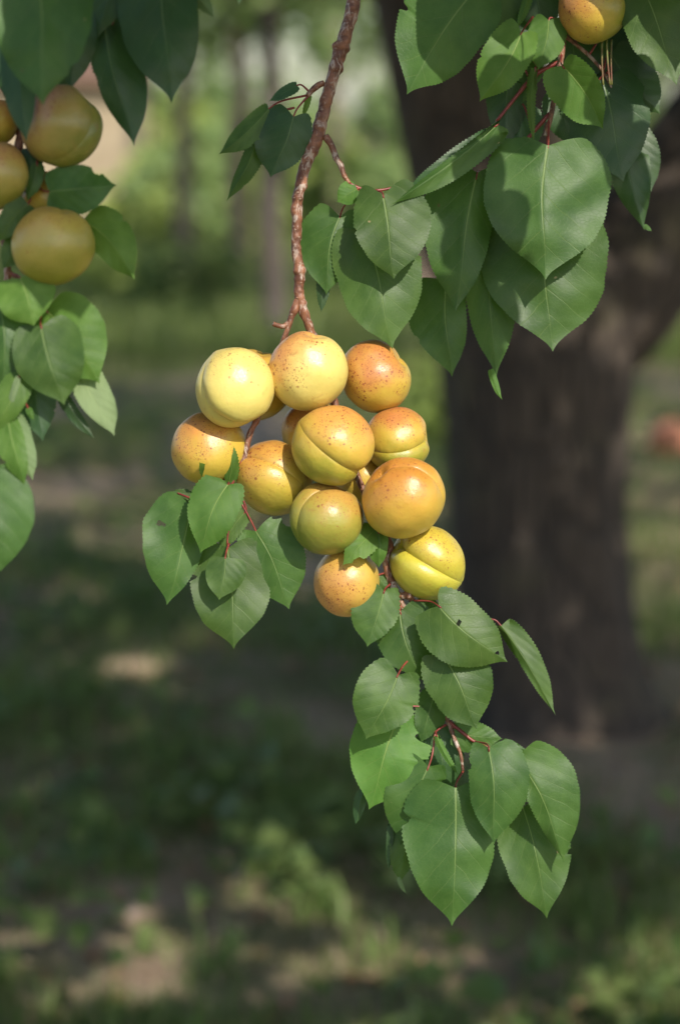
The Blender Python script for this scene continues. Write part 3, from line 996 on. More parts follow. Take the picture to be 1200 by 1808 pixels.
B.wood('twig', [(616, 324, 6, 3), (640, 334, 2, 2.6), (668, 336, -6, 2.4), (700, 330, -12, 2.2)], 'petiole', sides=8, seed=7, n=5)
B.wood('twig', [(428, 816, 8, 3.5), (400, 846, 8, 3), (372, 866, 6, 2.8), (340, 888, 6, 2.5)], 'petiole', sides=8, seed=8, n=5)
B.wood('twig', [(428, 812, 8, 3.5), (414, 845, 12, 2.8), (408, 860, 12, 2.5)], 'petiole', sides=8, seed=8.5, n=5)
B.wood('twig', [(789, 1272, 0, 3.5), (812, 1290, 4, 3), (838, 1310, 8, 2.8), (880, 1326, 12, 2.6), (912, 1336, 14, 2.4)], 'petiole', sides=8, seed=9, n=5)
B.wood('bud_cluster', [(700, 1052, 4, 4), (712, 1050, 8, 6), (721, 1050, 9, 7), (727, 1056, 8, 5), (730, 1063, 6, 3)], sides=8, rough=0.9, knob=0.7, seed=10, n=4)
B.wood('twig', [(625, 830, -26, 3), (634, 842, -12, 2.5), (640, 856, -6, 2.5)], sides=7, seed=11, n=4)
# small leaves high on the stem
B.leaf((524, 151), (474, 177), 11, 11, (8, 14), (0.5, -0.8), 0.05, 3, 4, (548, 164, 5), 'deep')
B.leaf((474, 193), (386, 273), 20, 26, (2, 14), (0.6, 0.2), 0.05, 8, 8, (543, 168, 5), 'leaf', bites=((1, 0.5, 0.12, 0.05),))
B.leaf((518, 206), (480, 315), 58, 40, (12, 6), (0.2, 0.12), 0.17, 4, 0, (545, 168, 5), 'deep')
B.leaf((456, 222), (403, 357), 16, 22, (-2, -8), (0.9, 0.4), 0.02, 0, 10, (520, 190, 2), 'leaf')
B.leaf((546, 168), (534, 208), 5, 6, (6, 4), (0.6, 0.3), 0.0, 0, 0, (546, 162, 5), 'fresh_lit')
# leaves right of the stem
B.leaf((630, 334), (594, 356), 22, 20, (8, 12), (0.1, 0.2), 0.05, 4, 0, (632, 333, 5), 'fresh_lit', noser=True)
B.leaf((600, 383), (572, 520), 58, 40, (-14, -18), (0.25, 0.2), 0.18, 4, -6, (632, 335, 4), 'leaf')
B.leaf((572, 478), (566, 552), 11, 14, (-26, -30), (0.3, 0.3), 0.04, 0, 0, (590, 420, -16), 'deep')
B.leaf((676, 345), (698, 493), 58, 76, (46, 54), (0.16, 0.22), 0.22, 6, -4, (655, 335, -2), 'leaf')
B.leaf((640, 408), (699, 615), 72, 84, (-4, 6), (0.12, 0.25), 0.10, 6, -4, (660, 336, -4), 'leaf', bites=((1, 0.36, 0.10, 0.025),))
# below the left apricots
B.leaf((336, 880), (264, 908), 24, 22, (-8, -10), (0.2, 0.2), 0.08, 2, 0, None, 'leaf')
B.leaf((338, 893), (292, 1068), 74, 36, (12, 20), (0.15, 0.45), 0.12, 6, 12, (344, 886, 6), 'leaf', holes=((-0.62, 0.30, 0.06, 0.018),))
B.leaf((402, 856), (350, 976), 46, 44, (48, 54), (0.2, 0.25), 0.12, 8, -6, (408, 858, 12), 'fresh_lit', bites=((-1, 0.08, 0.55, 0.07),))
B.leaf((432, 905), (384, 972), 20, 18, (8, 8), (0.2, 0.3), 0.05, 0, 0, (428, 880, 8), 'leaf')
B.leaf((402, 968), (414, 1146), 74, 68, (10, 22), (0.12, 0.12), 0.13, 6, 4, (412, 900, 8), 'leaf')
B.leaf((398, 984), (389, 1060), 33, 36, (48, 52), (0.15, 0.25), 0.0, 2, 0, (404, 960, 16), 'leaf', noser=True)
B.leaf((452, 938), (514, 1075), 50, 62, (4, 12), (0.2, 0.1), 0.12, 4, 4, (426, 888, 8), 'leaf', bites=((1, 0.20, 0.20, 0.05), (1, 0.12, 0.22, 0.03)))
B.leaf((379, 845), (352, 816), 12, 13, (10, 60), (0.3, 0.3), 0.05, 0, 3, (384, 858, 7), 'fresh_lit')
B.leaf((404, 850), (409, 778), 13, 12, (16, 34), (0.5, 0.4), 0.05, 6, -4, (404, 858, 10), 'fresh_lit')
B.leaf((318, 872), (352, 884), 14, 12, (-14, -14), (0.2, 0.2), 0.05, 2, 0, None, 'leaf')
# by the lowest apricots
B.leaf((662, 934), (604, 998), 24, 26, (38, 66), (0.3, -0.3), 0.0, 10, 0, (680, 960, -4), 'fresh_lit', bites=((1, 0.7, 0.5, 0.1), (-1, 0.3, 0.3, 0.08)))
B.leaf((668, 940), (670, 1003), 22, 15, (46, 44), (0.5, 0.5), 0.1, 10, 0, (684, 968, -4), 'fresh_lit', noser=True)
# the lower spray
B.leaf((668, 1020), (690, 1052), 16, 16, (0, 0), (0.2, 0.2), 0.05, 2, 0, (685, 1010, 0), 'leaf')
B.leaf((678, 1044), (649, 1143), 50, 34, (28, 34), (0.2, 0.15), 0.17, 5, 0, (690, 1030, 4), 'leaf', bites=((-1, 0.12, 0.25, 0.04), (1, 0.6, 0.1, 0.04)))
B.leaf((706, 1080), (742, 1202), 48, 62, (12, 10), (0.15, 0.15), 0.15, 5, -8, (708, 1068, 2), 'leaf')
B.leaf((738, 1066), (780, 1078), 16, 18, (-12, -14), (0.2, 0.2), 0.1, 0, 0, (722, 1060, 4), 'leaf')
B.leaf((774, 1070), (894, 1171), 66, 52, (62, 58), (0.12, 0.2), 0.17, 8, -6, (726, 1060, 6), 'leaf', bites=((-1, 0.05, 0.3, 0.04),), holes=((0.1, 0.30, 0.05, 0.02), (0.2, 0.84, 0.22, 0.022)))
B.leaf((884, 1105), (982, 1262), 12, 28, (-2, 4), (0.7, 0.35), 0.02, 6, 4, (790, 1140, -6), 'leaf', tipcurl=10)
B.leaf((783, 1161), (845, 1286), 58, 64, (36, 44), (0.14, 0.16), 0.19, 8, 0, (764, 1190, -2), 'leaf')
B.leaf((702, 1192), (648, 1307), 62, 50, (62, 70), (0.14, 0.16), 0.20, 6, 0, (735, 1150, -4), 'leaf')
B.leaf((768, 1222), (742, 1312), 26, 34, (8, 6), (0.2, 0.3), 0.05, 2, 0, (778, 1232, -2), 'leaf')
B.leaf((706, 1262), (646, 1428), 66, 72, (14, 24), (0.14, 0.2), 0.10, 8, 6, (770, 1250, -2), 'fresh_lit', bites=((1, 0.24, 0.42, 0.05), (1, 0.42, 0.25, 0.03)))
B.leaf((756, 1354), (702, 1492), 60, 46, (32, 20), (0.2, 0.2), 0.12, 6, 4, (768, 1290, 2), 'leaf', bites=((-1, 0.17, 0.35, 0.04), (1, 0.25, 0.25, 0.05)))
B.leaf((804, 1391), (797, 1636), 92, 72, (56, 66), (0.14, 0.16), 0.08, 10, 6, (817, 1362, 18), 'leaf')
B.leaf((862, 1320), (876, 1490), 44, 64, (104, 100), (0.18, 0.3), 0.10, 6, 0, (838, 1310, 8), 'leaf', bites=((-1, 0.28, 0.14, 0.03),))
B.leaf((912, 1340), (1000, 1520), 26, 70, (78, 64), (0.4, 0.12), 0.10, 8, 10, (912, 1336, 14), 'leaf')
B.leaf((922, 1425), (966, 1622), 62, 62, (14, 22), (0.12, 0.14), 0.06, 6, 8, (880, 1330, 10), 'leaf')
B.leaf((802, 1292), (886, 1306), 30, 26, (4, -2), (0.2, 0.2), 0.08, 2, 0, (796, 1280, 2), 'leaf')
B.leaf((848, 1316), (930, 1326), 30, 20, (-8, -10), (0.2, 0.2), 0.08, 2, 0, (800, 1284, 2), 'leaf', bites=((1, 0.42, 0.35, 0.08),))
B.leaf((770, 1298), (809, 1370), 6, 7, (26, 30), (0.8, 0.4), 0.0, 0, -4, (786, 1280, 2), 'fresh_lit')
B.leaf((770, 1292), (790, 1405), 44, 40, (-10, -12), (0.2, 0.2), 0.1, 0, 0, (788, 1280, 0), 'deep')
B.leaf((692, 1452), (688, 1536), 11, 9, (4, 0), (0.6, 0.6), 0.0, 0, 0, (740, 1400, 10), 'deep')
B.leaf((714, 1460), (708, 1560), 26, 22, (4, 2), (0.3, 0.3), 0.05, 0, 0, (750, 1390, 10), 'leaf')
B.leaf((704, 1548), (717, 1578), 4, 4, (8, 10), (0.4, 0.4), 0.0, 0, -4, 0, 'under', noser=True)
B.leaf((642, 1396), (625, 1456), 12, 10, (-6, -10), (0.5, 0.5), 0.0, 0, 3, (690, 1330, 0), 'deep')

# ================================================================== the branch at the upper right
DR = D0 + 0.02
Q = Branch('apricot_branch', 'leafy branch hanging from the top right corner with one apricot', DR)
Q.start(1000, -30, 0)
Q.wood('stem', [(1050, -700, -60, 12), (1025, -360, -30, 10), (1006, -120, -10, 8), (999, 0, -4, 6.5), (995, 50, -2, 6), (990, 100, 0, 5.5), (982, 150, -4, 5), (972, 205, -6, 4.5), (962, 240, -10, 4)], sides=12, knob=0.25, seed=21)
Q.wood('twig', [(988, 108, -2, 4), (945, 132, -4, 4), (915, 165, -4, 3.5), (876, 214, -2, 3)], 'petiole', sides=8, seed=22, n=6)
Q.wood('twig', [(970, 200, -8, 4), (925, 250, -16, 3.2), (880, 290, -18, 3), (855, 312, -18, 2.8), (840, 330, -20, 2.5)], 'petiole', sides=8, seed=23, n=6)
Q.wood('twig', [(1000, -20, -4, 5), (940, -40, -6, 4), (880, -40, -8, 3.5), (845, -30, -6, 3)], sides=8, seed=24, n=6)
Q.wood('twig', [(1000, -40, -4, 5), (1070, -70, 4, 4), (1130, -60, 14, 3.5)], sides=8, seed=25, n=6)
Q.wood('twig', [(992, 60, -4, 4), (1030, 90, -30, 3.4), (1066, 130, -34, 3), (1092, 190, -40, 2.6)], sides=8, seed=26, n=6)
for x0, x1, zz in ((1062, 1064, -6), (1070, 1076, -4), (1079, 1079, -8)):
    Q.wood('stalk', [(x0, 70, zz, 2.0), ((x0 + x1) / 2 - 1, 110, zz, 1.6), (x1, 150, zz, 1.8)], 'petiole_green', sides=7, seed=x0, n=5)
# lit leaves
Q.leaf((838, -18), (716, 166), 88, 74, (10, 18), (0.12, 0.22), 0.08, 8, -8, None, 'leaf', wave=0.07)
Q.leaf((920, 58), (848, 181), 50, 36, (44, 50), (0.2, 0.5), 0.14, 8, 6, (940, 30, 0), 'fresh_lit', bites=((-1, 0.52, 0.1, 0.02),), wave=0.1)
Q.leaf((968, 36), (952, 124), 36, 34, (8, 14), (0.15, 0.2), 0.14, 4, 0, (994, 40, -2), 'fresh_lit')
Q.leaf((992, 116), (1066, 227), 56, 34, (62, 58), (0.15, -0.9), 0.10, 4, 10, (991, 95, 0), 'fresh_lit', wave=0.08)
Q.leaf((944, 120), (941, 256), 8, 9, (14, 14), (0.7, 0.5), 0.0, 0, -10, (950, 126, -4), 'fresh_lit')
Q.leaf((967, 257), (955, 494), 104, 114, (54, 70), (0.14, 0.14), 0.10, 10, 2, (968, 212, -6), 'leaf', bites=((-1, 0.10, 0.22, 0.035),))
Q.leaf((962, 372), (970, 621), 110, 116, (-6, 8), (0.12, 0.14), 0.06, 10, -2, (966, 235, -10), 'leaf')
Q.leaf((878, 220), (691, 363), 10, 30, (70, 110), (0.9, 0.5), 0.05, 10, 6, (876, 214, -2), 'leaf')
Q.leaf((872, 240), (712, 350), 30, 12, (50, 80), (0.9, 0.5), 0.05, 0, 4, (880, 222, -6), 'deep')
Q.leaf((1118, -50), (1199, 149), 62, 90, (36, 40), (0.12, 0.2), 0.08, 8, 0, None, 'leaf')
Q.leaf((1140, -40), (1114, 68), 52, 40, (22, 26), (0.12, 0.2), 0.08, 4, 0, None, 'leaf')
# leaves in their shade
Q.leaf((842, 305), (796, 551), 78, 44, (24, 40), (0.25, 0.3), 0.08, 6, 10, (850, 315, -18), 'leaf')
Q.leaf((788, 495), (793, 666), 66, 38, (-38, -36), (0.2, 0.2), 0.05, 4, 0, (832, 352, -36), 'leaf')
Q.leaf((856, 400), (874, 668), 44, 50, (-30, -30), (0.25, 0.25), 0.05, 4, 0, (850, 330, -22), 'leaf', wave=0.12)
Q.leaf((866, 652), (888, 706), 6, 7, (-22, -10), (0.5, 0.5), 0.0, 2, -8, 0, 'fresh_lit', noser=True)
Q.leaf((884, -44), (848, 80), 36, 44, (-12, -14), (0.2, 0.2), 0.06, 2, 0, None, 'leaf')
Q.leaf((932, -14), (911, 52), 8, 9, (8, 12), (0.5, 0.5), 0.0, 0, 4, None, 'fresh_lit')
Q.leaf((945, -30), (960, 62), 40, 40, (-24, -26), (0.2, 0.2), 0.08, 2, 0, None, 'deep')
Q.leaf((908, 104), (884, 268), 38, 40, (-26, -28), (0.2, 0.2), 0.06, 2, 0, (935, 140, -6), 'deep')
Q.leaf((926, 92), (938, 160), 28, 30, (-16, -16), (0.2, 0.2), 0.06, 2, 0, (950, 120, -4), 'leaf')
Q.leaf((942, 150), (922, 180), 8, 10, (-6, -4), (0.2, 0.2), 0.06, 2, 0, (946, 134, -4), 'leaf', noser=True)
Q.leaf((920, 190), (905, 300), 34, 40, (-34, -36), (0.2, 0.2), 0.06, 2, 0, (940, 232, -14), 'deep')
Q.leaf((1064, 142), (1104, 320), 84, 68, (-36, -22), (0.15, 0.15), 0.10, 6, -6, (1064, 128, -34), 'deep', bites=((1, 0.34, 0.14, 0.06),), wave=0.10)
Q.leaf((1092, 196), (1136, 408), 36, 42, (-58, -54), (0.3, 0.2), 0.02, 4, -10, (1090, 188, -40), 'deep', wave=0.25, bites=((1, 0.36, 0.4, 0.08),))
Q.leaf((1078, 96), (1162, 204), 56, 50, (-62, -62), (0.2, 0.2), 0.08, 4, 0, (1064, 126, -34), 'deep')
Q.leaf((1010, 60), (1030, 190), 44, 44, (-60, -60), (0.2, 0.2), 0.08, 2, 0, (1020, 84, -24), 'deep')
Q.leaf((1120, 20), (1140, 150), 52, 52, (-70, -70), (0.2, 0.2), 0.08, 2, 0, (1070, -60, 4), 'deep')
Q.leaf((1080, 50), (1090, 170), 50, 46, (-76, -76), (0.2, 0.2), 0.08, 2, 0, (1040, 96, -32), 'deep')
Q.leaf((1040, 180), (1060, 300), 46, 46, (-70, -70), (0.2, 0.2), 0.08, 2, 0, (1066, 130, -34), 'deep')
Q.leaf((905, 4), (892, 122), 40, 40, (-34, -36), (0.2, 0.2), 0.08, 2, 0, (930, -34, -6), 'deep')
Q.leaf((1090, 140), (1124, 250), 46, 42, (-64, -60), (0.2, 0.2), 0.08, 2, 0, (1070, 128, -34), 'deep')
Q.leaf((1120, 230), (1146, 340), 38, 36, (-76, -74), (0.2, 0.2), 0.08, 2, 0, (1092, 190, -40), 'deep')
Q.leaf((985, 165), (1010, 260), 34, 36, (-40, -40), (0.2, 0.2), 0.08, 2, 0, (982, 150, -4), 'deep')
Q.leaf((1136, 398), (1150, 408), 4, 4, (-54, -50), (0.3, 0.3), 0.0, 0, 0, 0, 'leaf', noser=True)

# ================================================================== the branch at the left edge, nearer than the fruit in the middle
DL = D0 - 0.13
K = Branch('apricot_branch', 'out of focus leafy branch hanging along the left edge with shaded apricots', DL)
K.start(20, -30, -20)
K.wood('stem', [(140, -760, -40, 13), (90, -380, -30, 11), (40, -120, -20, 9), (22, 0, -20, 8), (30, 120, -26, 8), (36, 230, -30, 7), (22, 330, -30, 7), (10, 420, -28, 7), (14, 480, -22, 6), (8, 560, -20, 5.5), (22, 640, -18, 5), (6, 730, -14, 4.5), (-14, 800, -10, 4)], sides=12, knob=0.3, seed=31)
K.wood('twig', [(60, -260, -22, 7), (140, -150, -10, 5), (220, -80, 0, 4.5), (300, -60, 4, 4), (330, -40, 6, 3)], sides=8, knob=0.3, seed=32, n=6)
K.wood('twig', [(14, 478, -22, 4), (40, 500, -14, 3.5), (70, 540, -12, 3), (86, 575, -12, 2.6)], sides=8, seed=33, n=5)
K.wood('twig', [(30, 300, -28, 4), (70, 330, -24, 3.2), (110, 372, -24, 2.8), (148, 390, -26, 2.4)], sides=8, seed=34, n=5)
# shaded leaves at the top
K.leaf((62, -70), (84, 186), 84, 92, (180, 200), (0.12, 0.2), 0.08, 10, -6, (60, -200, 30), 'leaf')
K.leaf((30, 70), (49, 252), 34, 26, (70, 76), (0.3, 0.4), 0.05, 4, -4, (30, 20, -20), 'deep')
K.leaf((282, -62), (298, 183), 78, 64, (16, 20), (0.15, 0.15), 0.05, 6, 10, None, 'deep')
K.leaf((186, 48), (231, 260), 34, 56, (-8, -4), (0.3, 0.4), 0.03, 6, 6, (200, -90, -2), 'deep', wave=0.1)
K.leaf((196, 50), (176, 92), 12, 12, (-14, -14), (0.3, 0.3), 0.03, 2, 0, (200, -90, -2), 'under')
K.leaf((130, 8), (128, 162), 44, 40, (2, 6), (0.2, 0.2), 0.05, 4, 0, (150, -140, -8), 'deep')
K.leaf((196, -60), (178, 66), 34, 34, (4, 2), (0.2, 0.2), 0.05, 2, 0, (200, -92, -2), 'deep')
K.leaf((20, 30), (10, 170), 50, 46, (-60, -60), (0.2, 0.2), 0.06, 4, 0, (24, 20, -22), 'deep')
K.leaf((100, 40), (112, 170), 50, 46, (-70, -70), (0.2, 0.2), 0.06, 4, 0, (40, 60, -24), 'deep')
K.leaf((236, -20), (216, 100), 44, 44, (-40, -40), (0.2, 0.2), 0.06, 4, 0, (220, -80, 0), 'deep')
K.leaf((44, 330), (88, 420), 34, 30, (-50, -50), (0.2, 0.2), 0.06, 4, 0, (22, 330, -30), 'deep')
K.leaf((330, -24), (379, 32), 14, 15, (8, 10), (0.4, 0.3), 0.02, 2, 4, (328, -42, 6), 'under')
K.leaf((424, -40), (423, 9), 9, 9, (10, 12), (0.3, 0.3), 0.02, 0, 0, (332, -42, 6), 'deep')
K.leaf((148, 390), (241, 492), 34, 46, (-22, -14), (0.3, 0.12), 0.05, 6, 14, None, 'fresh_lit')
K.leaf((88, 338), (207, 327), 46, 44, (8, 12), (0.15, 0.2), 0.08, 6, 0, (60, 322, -25), 'leaf', bites=((1, 0.70, 0.3, 0.06),))
K.leaf((50, 360), (-12, 428), 26, 22, (10, 24), (-0.3, 0.5), 0.03, 4, 0, (26, 320, -30), 'leaf')
K.leaf((42, 420), (4, 474), 22, 22, (2, 10), (0.2, 0.3), 0.03, 4, 0, (12, 410, -28), 'leaf')
K.leaf((52, 262), (66, 342), 18, 20, (-10, -8), (0.3, 0.3), 0.03, 4, 0, (36, 240, -30), 'deep')
K.leaf((66, 290), (50, 356), 12, 16, (4, 6), (0.3, 0.5), 0.03, 4, 0, (34, 260, -30), 'leaf')
# sunlit leaves lower down
K.leaf((36, 492), (63, 575), 56, 50, (26, 34), (0.15, 0.2), 0.10, 6, 0, (20, 482, -20), 'fresh_lit')
K.leaf((82, 548), (178, 676), 58, 66, (0, 6), (0.2, 0.2), 0.08, 8, 8, None, 'fresh_lit', wave=0.1)
K.leaf((73, 576), (112, 716), 60, 66, (22, 34), (0.12, 0.16), 0.10, 8, -2, (74, 550, -10), 'leaf')
K.leaf((140, 650), (199, 772), 26, 36, (-16, -4), (-0.4, 0.2), 0.04, 6, 4, (90, 580, -12), 'under')
K.leaf((112, 690), (166, 776), 14, 10, (-22, -18), (0.4, 0.4), 0.02, 2, -6, (86, 620, -16), 'deep')
K.leaf((52, 640), (78, 780), 40, 36, (-14, -12), (0.2, 0.2), 0.04, 4, 0, (22, 640, -18), 'deep')
K.leaf((0, 540), (12, 690), 48, 48, (6, 10), (0.2, 0.2), 0.08, 4, 0, (10, 530, -20), 'leaf')
K.leaf((40, 660), (-14, 772), 30, 26, (16, 20), (0.2, 0.3), 0.05, 6, 0, (22, 640, -18), 'fresh_lit')
K.leaf((34, 664), (10, 740), 6, 6, (24, 26), (0.4, 0.4), 0.0, 2, 0, (24, 640, -18), 'under')
K.leaf((14, 738), (40, 860), 30, 22, (20, 26), (0.3, 0.6), 0.03, 8, 6, (6, 730, -14), 'fresh_lit')
K.leaf((18, 738), (56, 850), 20, 30, (6, 8), (0.2, 0.2), 0.03, 2, 0, (8, 728, -14), 'under')
K.leaf((50, 720), (60, 742), 6, 6, (4, 6), (0.2, 0.2), 0.0, 2, 0, (20, 690, -16), 'fresh_lit', noser=True)
K.leaf((-26, 832), (-10, 1030), 70, 74, (26, 40), (0.12, 0.14), 0.08, 10, 4, (-14, 800, -10), 'leaf')
# unseen leaves added above the frame to shade this branch and its neighbours
SHADE = [(108, 180, DL), (60, 240, DL), (120, 260, DL), (20, 310, DL), (94, 400, DL), (120, 450, DL), (60, 430, DL), (250, 60, DL), (300, 90, DL), (200, 140, DL), (220, 200, DL), (190, 300, DL), (130, 340, DL), (200, 440, DL),
         (430, 240, D0), (490, 230, D0), (500, 270, D0), (410, 310, D0), (550, 240, D0), (560, 180, D0), (590, 100, D0), (350, 10, DL), (20, 400, DL), (270, 130, DL), (150, 80, DL), (0, 220, DL), (94, 475, DL), (60, 485, DL), (130, 485, DL), (810, 400, DR), (830, 480, DR), (790, 600, DR), (860, 600, DR), (1060, 250, DR), (1110, 300, DR), (900, 230, DR), (1160, 60, DR), (790, 70, DR), (870, 30, DR), (1050, 10, DR)]
for k_, (sx, sy, sd) in enumerate(SHADE):
    q0 = P(sx, sy, 0, sd)
    t_ = 0.05
    while True:
        q = q0 + SUN * t_
        rel = q - CAM
        dd = rel.dot(FWD)
        qx = 600 + rel.x / dd * FPX; qy = 904 - rel.dot(UP) / dd * FPX
        if qy < -130 - 60 * (k_ % 3): break
        t_ += 0.01
    zz = (DL - dd) / S0
    wd = 62 + 9 * (k_ % 4)
    K.leaf((qx - 12, qy - 85), (qx + 14, qy + 95), wd, wd, (zz - 12, zz + 14), (0.15, 0.15), 0.1, 6, 0, (qx - 30, qy - 130, zz - 30), 'leaf')
K.wood('twig', [(90, -380, -30, 6), (230, -400, 90, 5), (330, -430, 170, 4.5), (430, -500, 250, 4), (540, -520, 310, 3)], sides=8, knob=0.2, seed=36, n=6)
K.wood('twig', [(230, -400, 90, 4), (270, -300, 120, 3.5), (340, -200, 120, 3), (420, -260, 130, 3)], sides=8, knob=0.2, seed=37, n=6)


# ------------------------------------------------------------------ apricots
def apricot_mesh(seed, depth=0.06, lop=0.04):
    bm = bmesh.new()
    bmesh.ops.create_uvsphere(bm, u_segments=112, v_segments=56, radius=1.0)
    for v in bm.verts:
        d = v.co.normalized()
        a0 = math.atan2(d.y, d.x); a1 = a0 - 0.78 * math.sin(a0); q0 = math.hypot(d.x, d.y)
        d = Vector((q0 * math.cos(a1), q0 * math.sin(a1), d.z))
        th = math.acos(max(-1, min(1, d.z)))          # 0 at the stem, pi at the tip
        az = math.atan2(d.y, d.x)                      # 0 on the suture
        s = math.sin(th)
        ang = az * s
        front = 1.0 if abs(az) < math.pi / 2 else 0.0
        along = max(0.0, math.sin(min(th, math.pi) * 0.97 + 0.08)) ** 0.35
        g = math.exp(-abs(ang) / 0.07) * 0.6 + math.exp(-(ang / 0.26) ** 2) * 0.6
        r = 1.0 - 1.15 * depth * g * front * along * (1.4 - 1.15 * th / math.pi)
        r += 0.6 * lop * math.tanh(az * 4) * math.exp(-(ang / 0.75) ** 2) * front * s      # one cheek fuller
        r -= 0.16 * math.exp(-(th / 0.26) ** 2)       # stem cavity
        r += 0.015 * math.exp(-((math.pi - th) / 0.16) ** 2)
        r += 0.055 * mnoise.noise(d * 0.9 + Vector((seed, seed * 0.3, 0))) + 0.022 * mnoise.noise(d * 2.3 + Vector((0, seed, 0)))
        v.co = Vector((d.x * 1.0, d.y * 0.985, d.z * 0.965)) * r
    me = bpy.data.meshes.new('apricot')
    bm.to_mesh(me); bm.free()
    me.polygons.foreach_set('use_smooth', np.ones(len(me.polygons), dtype=bool))
    return me


GRN, GRN2 = (0.23, 0.265, 0.022), (0.36, 0.39, 0.045)
YEL, YEL2 = (0.56, 0.395, 0.055), (0.74, 0.60, 0.17)
ORA, ORA2 = (0.50, 0.165, 0.050), (0.60, 0.225, 0.060)
acount = [0]


def camdir(v):
    return (RIGHT * v[0] + UP * v[1] - FWD * v[2]).normalized()


def apricot(x, y, r, z, m, e, D, label, depth=0.06, lop=0.03, green=GRN, yellow=YEL, orange=ORA, bdir=(-0.3, 0.8, 0.4), blush=0.6, freck=0.5, greenish=0.5, scale=(1, 1, 1), bright=1.0, group='apricots of the hanging cluster'):
    i = acount[0]; acount[0] += 1
    X = camdir(m)
    Z = Vector(camdir(e)); Z = (Z - X * Z.dot(X)).normalized()
    Y = Z.cross(X)
    rot = Matrix((X, Y, Z)).transposed()
    me = apricot_mesh(i * 2.3 + 1, depth, lop)
    bl = rot.transposed() @ camdir(bdir)
    me.materials.append(apricot_mat(i + 1, green, yellow, orange, tuple(bl), blush, freck, greenish, bright))
    ov = random.Random(i * 31 + 5)
    scale = (scale[0] * ov.uniform(0.96, 1.05), scale[1] * ov.uniform(0.93, 1.03), scale[2] * ov.uniform(0.97, 1.07))
    o = bpy.data.objects.new('apricot', me)
    C.objects.link(o)
    o.matrix_world = Matrix.Translation(P(x, y, z, D)) @ rot.to_4x4() @ Matrix.Diagonal((r * S0 * scale[0], r * S0 * scale[1], r * S0 * scale[2], 1))
    tag(o, label, 'apricot', group)
    return o


BACK = (0.1, 0.3, -0.95)
UPE = (0.2, 0.9, -0.2)
apricot(414, 686, 70, 50, (-0.68, -0.40, 0.60), (0.15, -0.9, 0.2), D0, 'pale lemon yellow apricot at the upper left of the cluster, whitest in the sun', 0.13, -0.05, GRN2, YEL2, ORA2, (0.2, 0.9, 0.2), 0.10, 0.12, 0.35)
apricot(452, 680, 63, -70, BACK, UPE, D0, 'half hidden apricot peeking out behind the pale lemon one', 0.05, 0.02, blush=0.35, freck=0.3)
apricot(543, 655, 70, 30, BACK, UPE, D0, 'glossy orange topped apricot at the top middle, right under the stem', 0.05, 0.02, GRN2, YEL2, ORA2, (-0.6, 0.7, 0.3), 0.85, 0.45, 0.3)
apricot(661, 665, 66, -40, BACK, (0.6, 0.5, -0.3), D0, 'red freckled orange apricot at the upper right of the cluster', 0.05, 0.02, GRN, YEL, ORA, (0.0, 0.6, 0.75), 0.85, 1.0, 0.3, (1, 1, 0.97))
apricot(369, 791, 67, -15, BACK, UPE, D0, 'orange apricot at the far left of the cluster, under the pale lemon one', 0.05, 0.02, GRN, YEL, ORA2, (-0.3, 0.7, 0.5), 0.8, 0.6, 0.3)
apricot(553, 762, 62, -78, BACK, UPE, D0, 'deeply shaded orange apricot hidden behind the middle of the cluster', 0.05, 0.02, blush=0.8, freck=0.6)
apricot(588, 787, 70, 60, (-0.08, -0.34, 0.93), (0.8, -0.62, -0.1), D0, 'olive tinged apricot in the middle with a curved crease across its front', 0.085, -0.045, GRN, YEL, ORA2, (0.3, 0.85, 0.3), 0.75, 0.5, 0.85)
apricot(701, 777, 61, -25, (0.05, -0.40, 0.9), (1.0, 0.12, 0.05), D0, 'apricot with orange top and green underside split by a level crease', 0.09, 0.03, GRN, YEL, ORA, (-0.1, 0.95, 0.2), 0.9, 0.7, 0.95, (1, 1, 1.0))
apricot(484, 844, 69, -18, (0.10, 0.30, 0.93), (-0.85, 0.5, 0.1), D0, 'yellow freckled apricot with diagonal crease beside the leafy red twig', 0.085, -0.04, GRN, YEL, ORA, (-0.4, 0.7, 0.3), 0.6, 0.75, 0.6, (1, 1, 1.0))
apricot(576, 916, 67, 42, (-0.70, 0.30, 0.62), (0.35, 0.9, 0.1), D0, 'greenest apricot, olive skinned with a crease on its left cheek', 0.085, -0.04, (0.20, 0.235, 0.025), (0.33, 0.295, 0.045), ORA2, (0.3, 0.9, 0.25), 0.5, 0.3, 0.95)
apricot(712, 880, 74, 62, (0.66, 0.50, 0.52), (-0.75, 0.6, 0.2), D0, 'largest deep orange apricot at the right of the cluster', 0.06, 0.03, GRN2, (0.56, 0.33, 0.045), (0.50, 0.185, 0.032), (-0.3, 0.8, 0.4), 0.85, 0.2, 0.4)
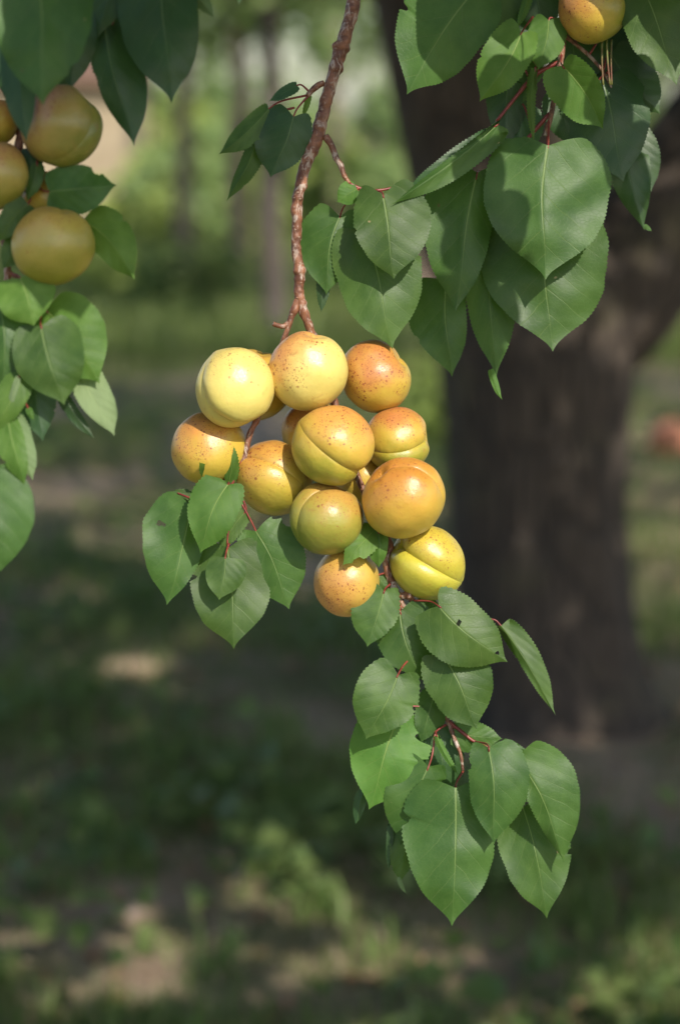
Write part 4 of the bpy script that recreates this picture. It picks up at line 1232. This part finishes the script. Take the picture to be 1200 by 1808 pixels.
apricot(754, 992, 66, 0, (0.05, -0.12, 0.98), (-0.85, 0.5, 0.1), D0, 'deeply creased yellow green apricot at the lower right of the cluster', 0.15, -0.05, GRN2, (0.50, 0.44, 0.045), ORA2, (0.1, 0.5, 0.3), 0.2, 0.3, 0.75, (1, 1, 1.04))
apricot(611, 1027, 62, -5, BACK, UPE, D0, 'lowest apricot, yellow orange and partly covered by a small bright leaf', 0.05, 0.02, GRN, (0.58, 0.37, 0.07), ORA, (-0.6, -0.2, 0.6), 0.5, 0.5, 0.25)
apricot(642, 846, 52, -80, BACK, UPE, D0, 'sliver of a yellow apricot deep between the olive and orange ones', 0.05, 0.02, blush=0.2, freck=0.3)
GL = 'shaded apricots on the left branch'
SL = dict(group=GL)
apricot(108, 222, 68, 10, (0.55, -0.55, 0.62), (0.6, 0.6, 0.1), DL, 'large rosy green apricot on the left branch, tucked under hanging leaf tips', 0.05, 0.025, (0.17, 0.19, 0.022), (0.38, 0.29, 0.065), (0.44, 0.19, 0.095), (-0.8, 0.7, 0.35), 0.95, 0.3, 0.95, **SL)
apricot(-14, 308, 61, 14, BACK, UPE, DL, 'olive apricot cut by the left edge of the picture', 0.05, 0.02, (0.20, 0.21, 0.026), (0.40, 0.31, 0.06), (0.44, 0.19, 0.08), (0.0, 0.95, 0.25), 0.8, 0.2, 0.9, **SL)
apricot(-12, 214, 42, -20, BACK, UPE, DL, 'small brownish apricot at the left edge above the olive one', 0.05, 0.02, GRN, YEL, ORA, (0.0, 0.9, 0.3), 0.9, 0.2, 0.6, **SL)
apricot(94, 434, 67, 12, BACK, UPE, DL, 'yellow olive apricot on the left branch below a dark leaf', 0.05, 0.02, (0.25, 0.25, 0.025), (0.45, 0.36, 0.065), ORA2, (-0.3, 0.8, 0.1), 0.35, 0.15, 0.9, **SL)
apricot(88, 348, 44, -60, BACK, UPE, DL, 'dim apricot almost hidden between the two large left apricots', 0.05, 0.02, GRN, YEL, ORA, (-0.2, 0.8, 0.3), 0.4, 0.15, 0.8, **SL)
apricot(1045, 16, 62, 12, BACK, UPE, DR, 'rosy apricot cut by the top edge among the upper right leaves', 0.05, 0.02, GRN, YEL, ORA, (-0.8, 0.3, 0.4), 0.75, 0.5, 0.85, group='apricot on the right branch')
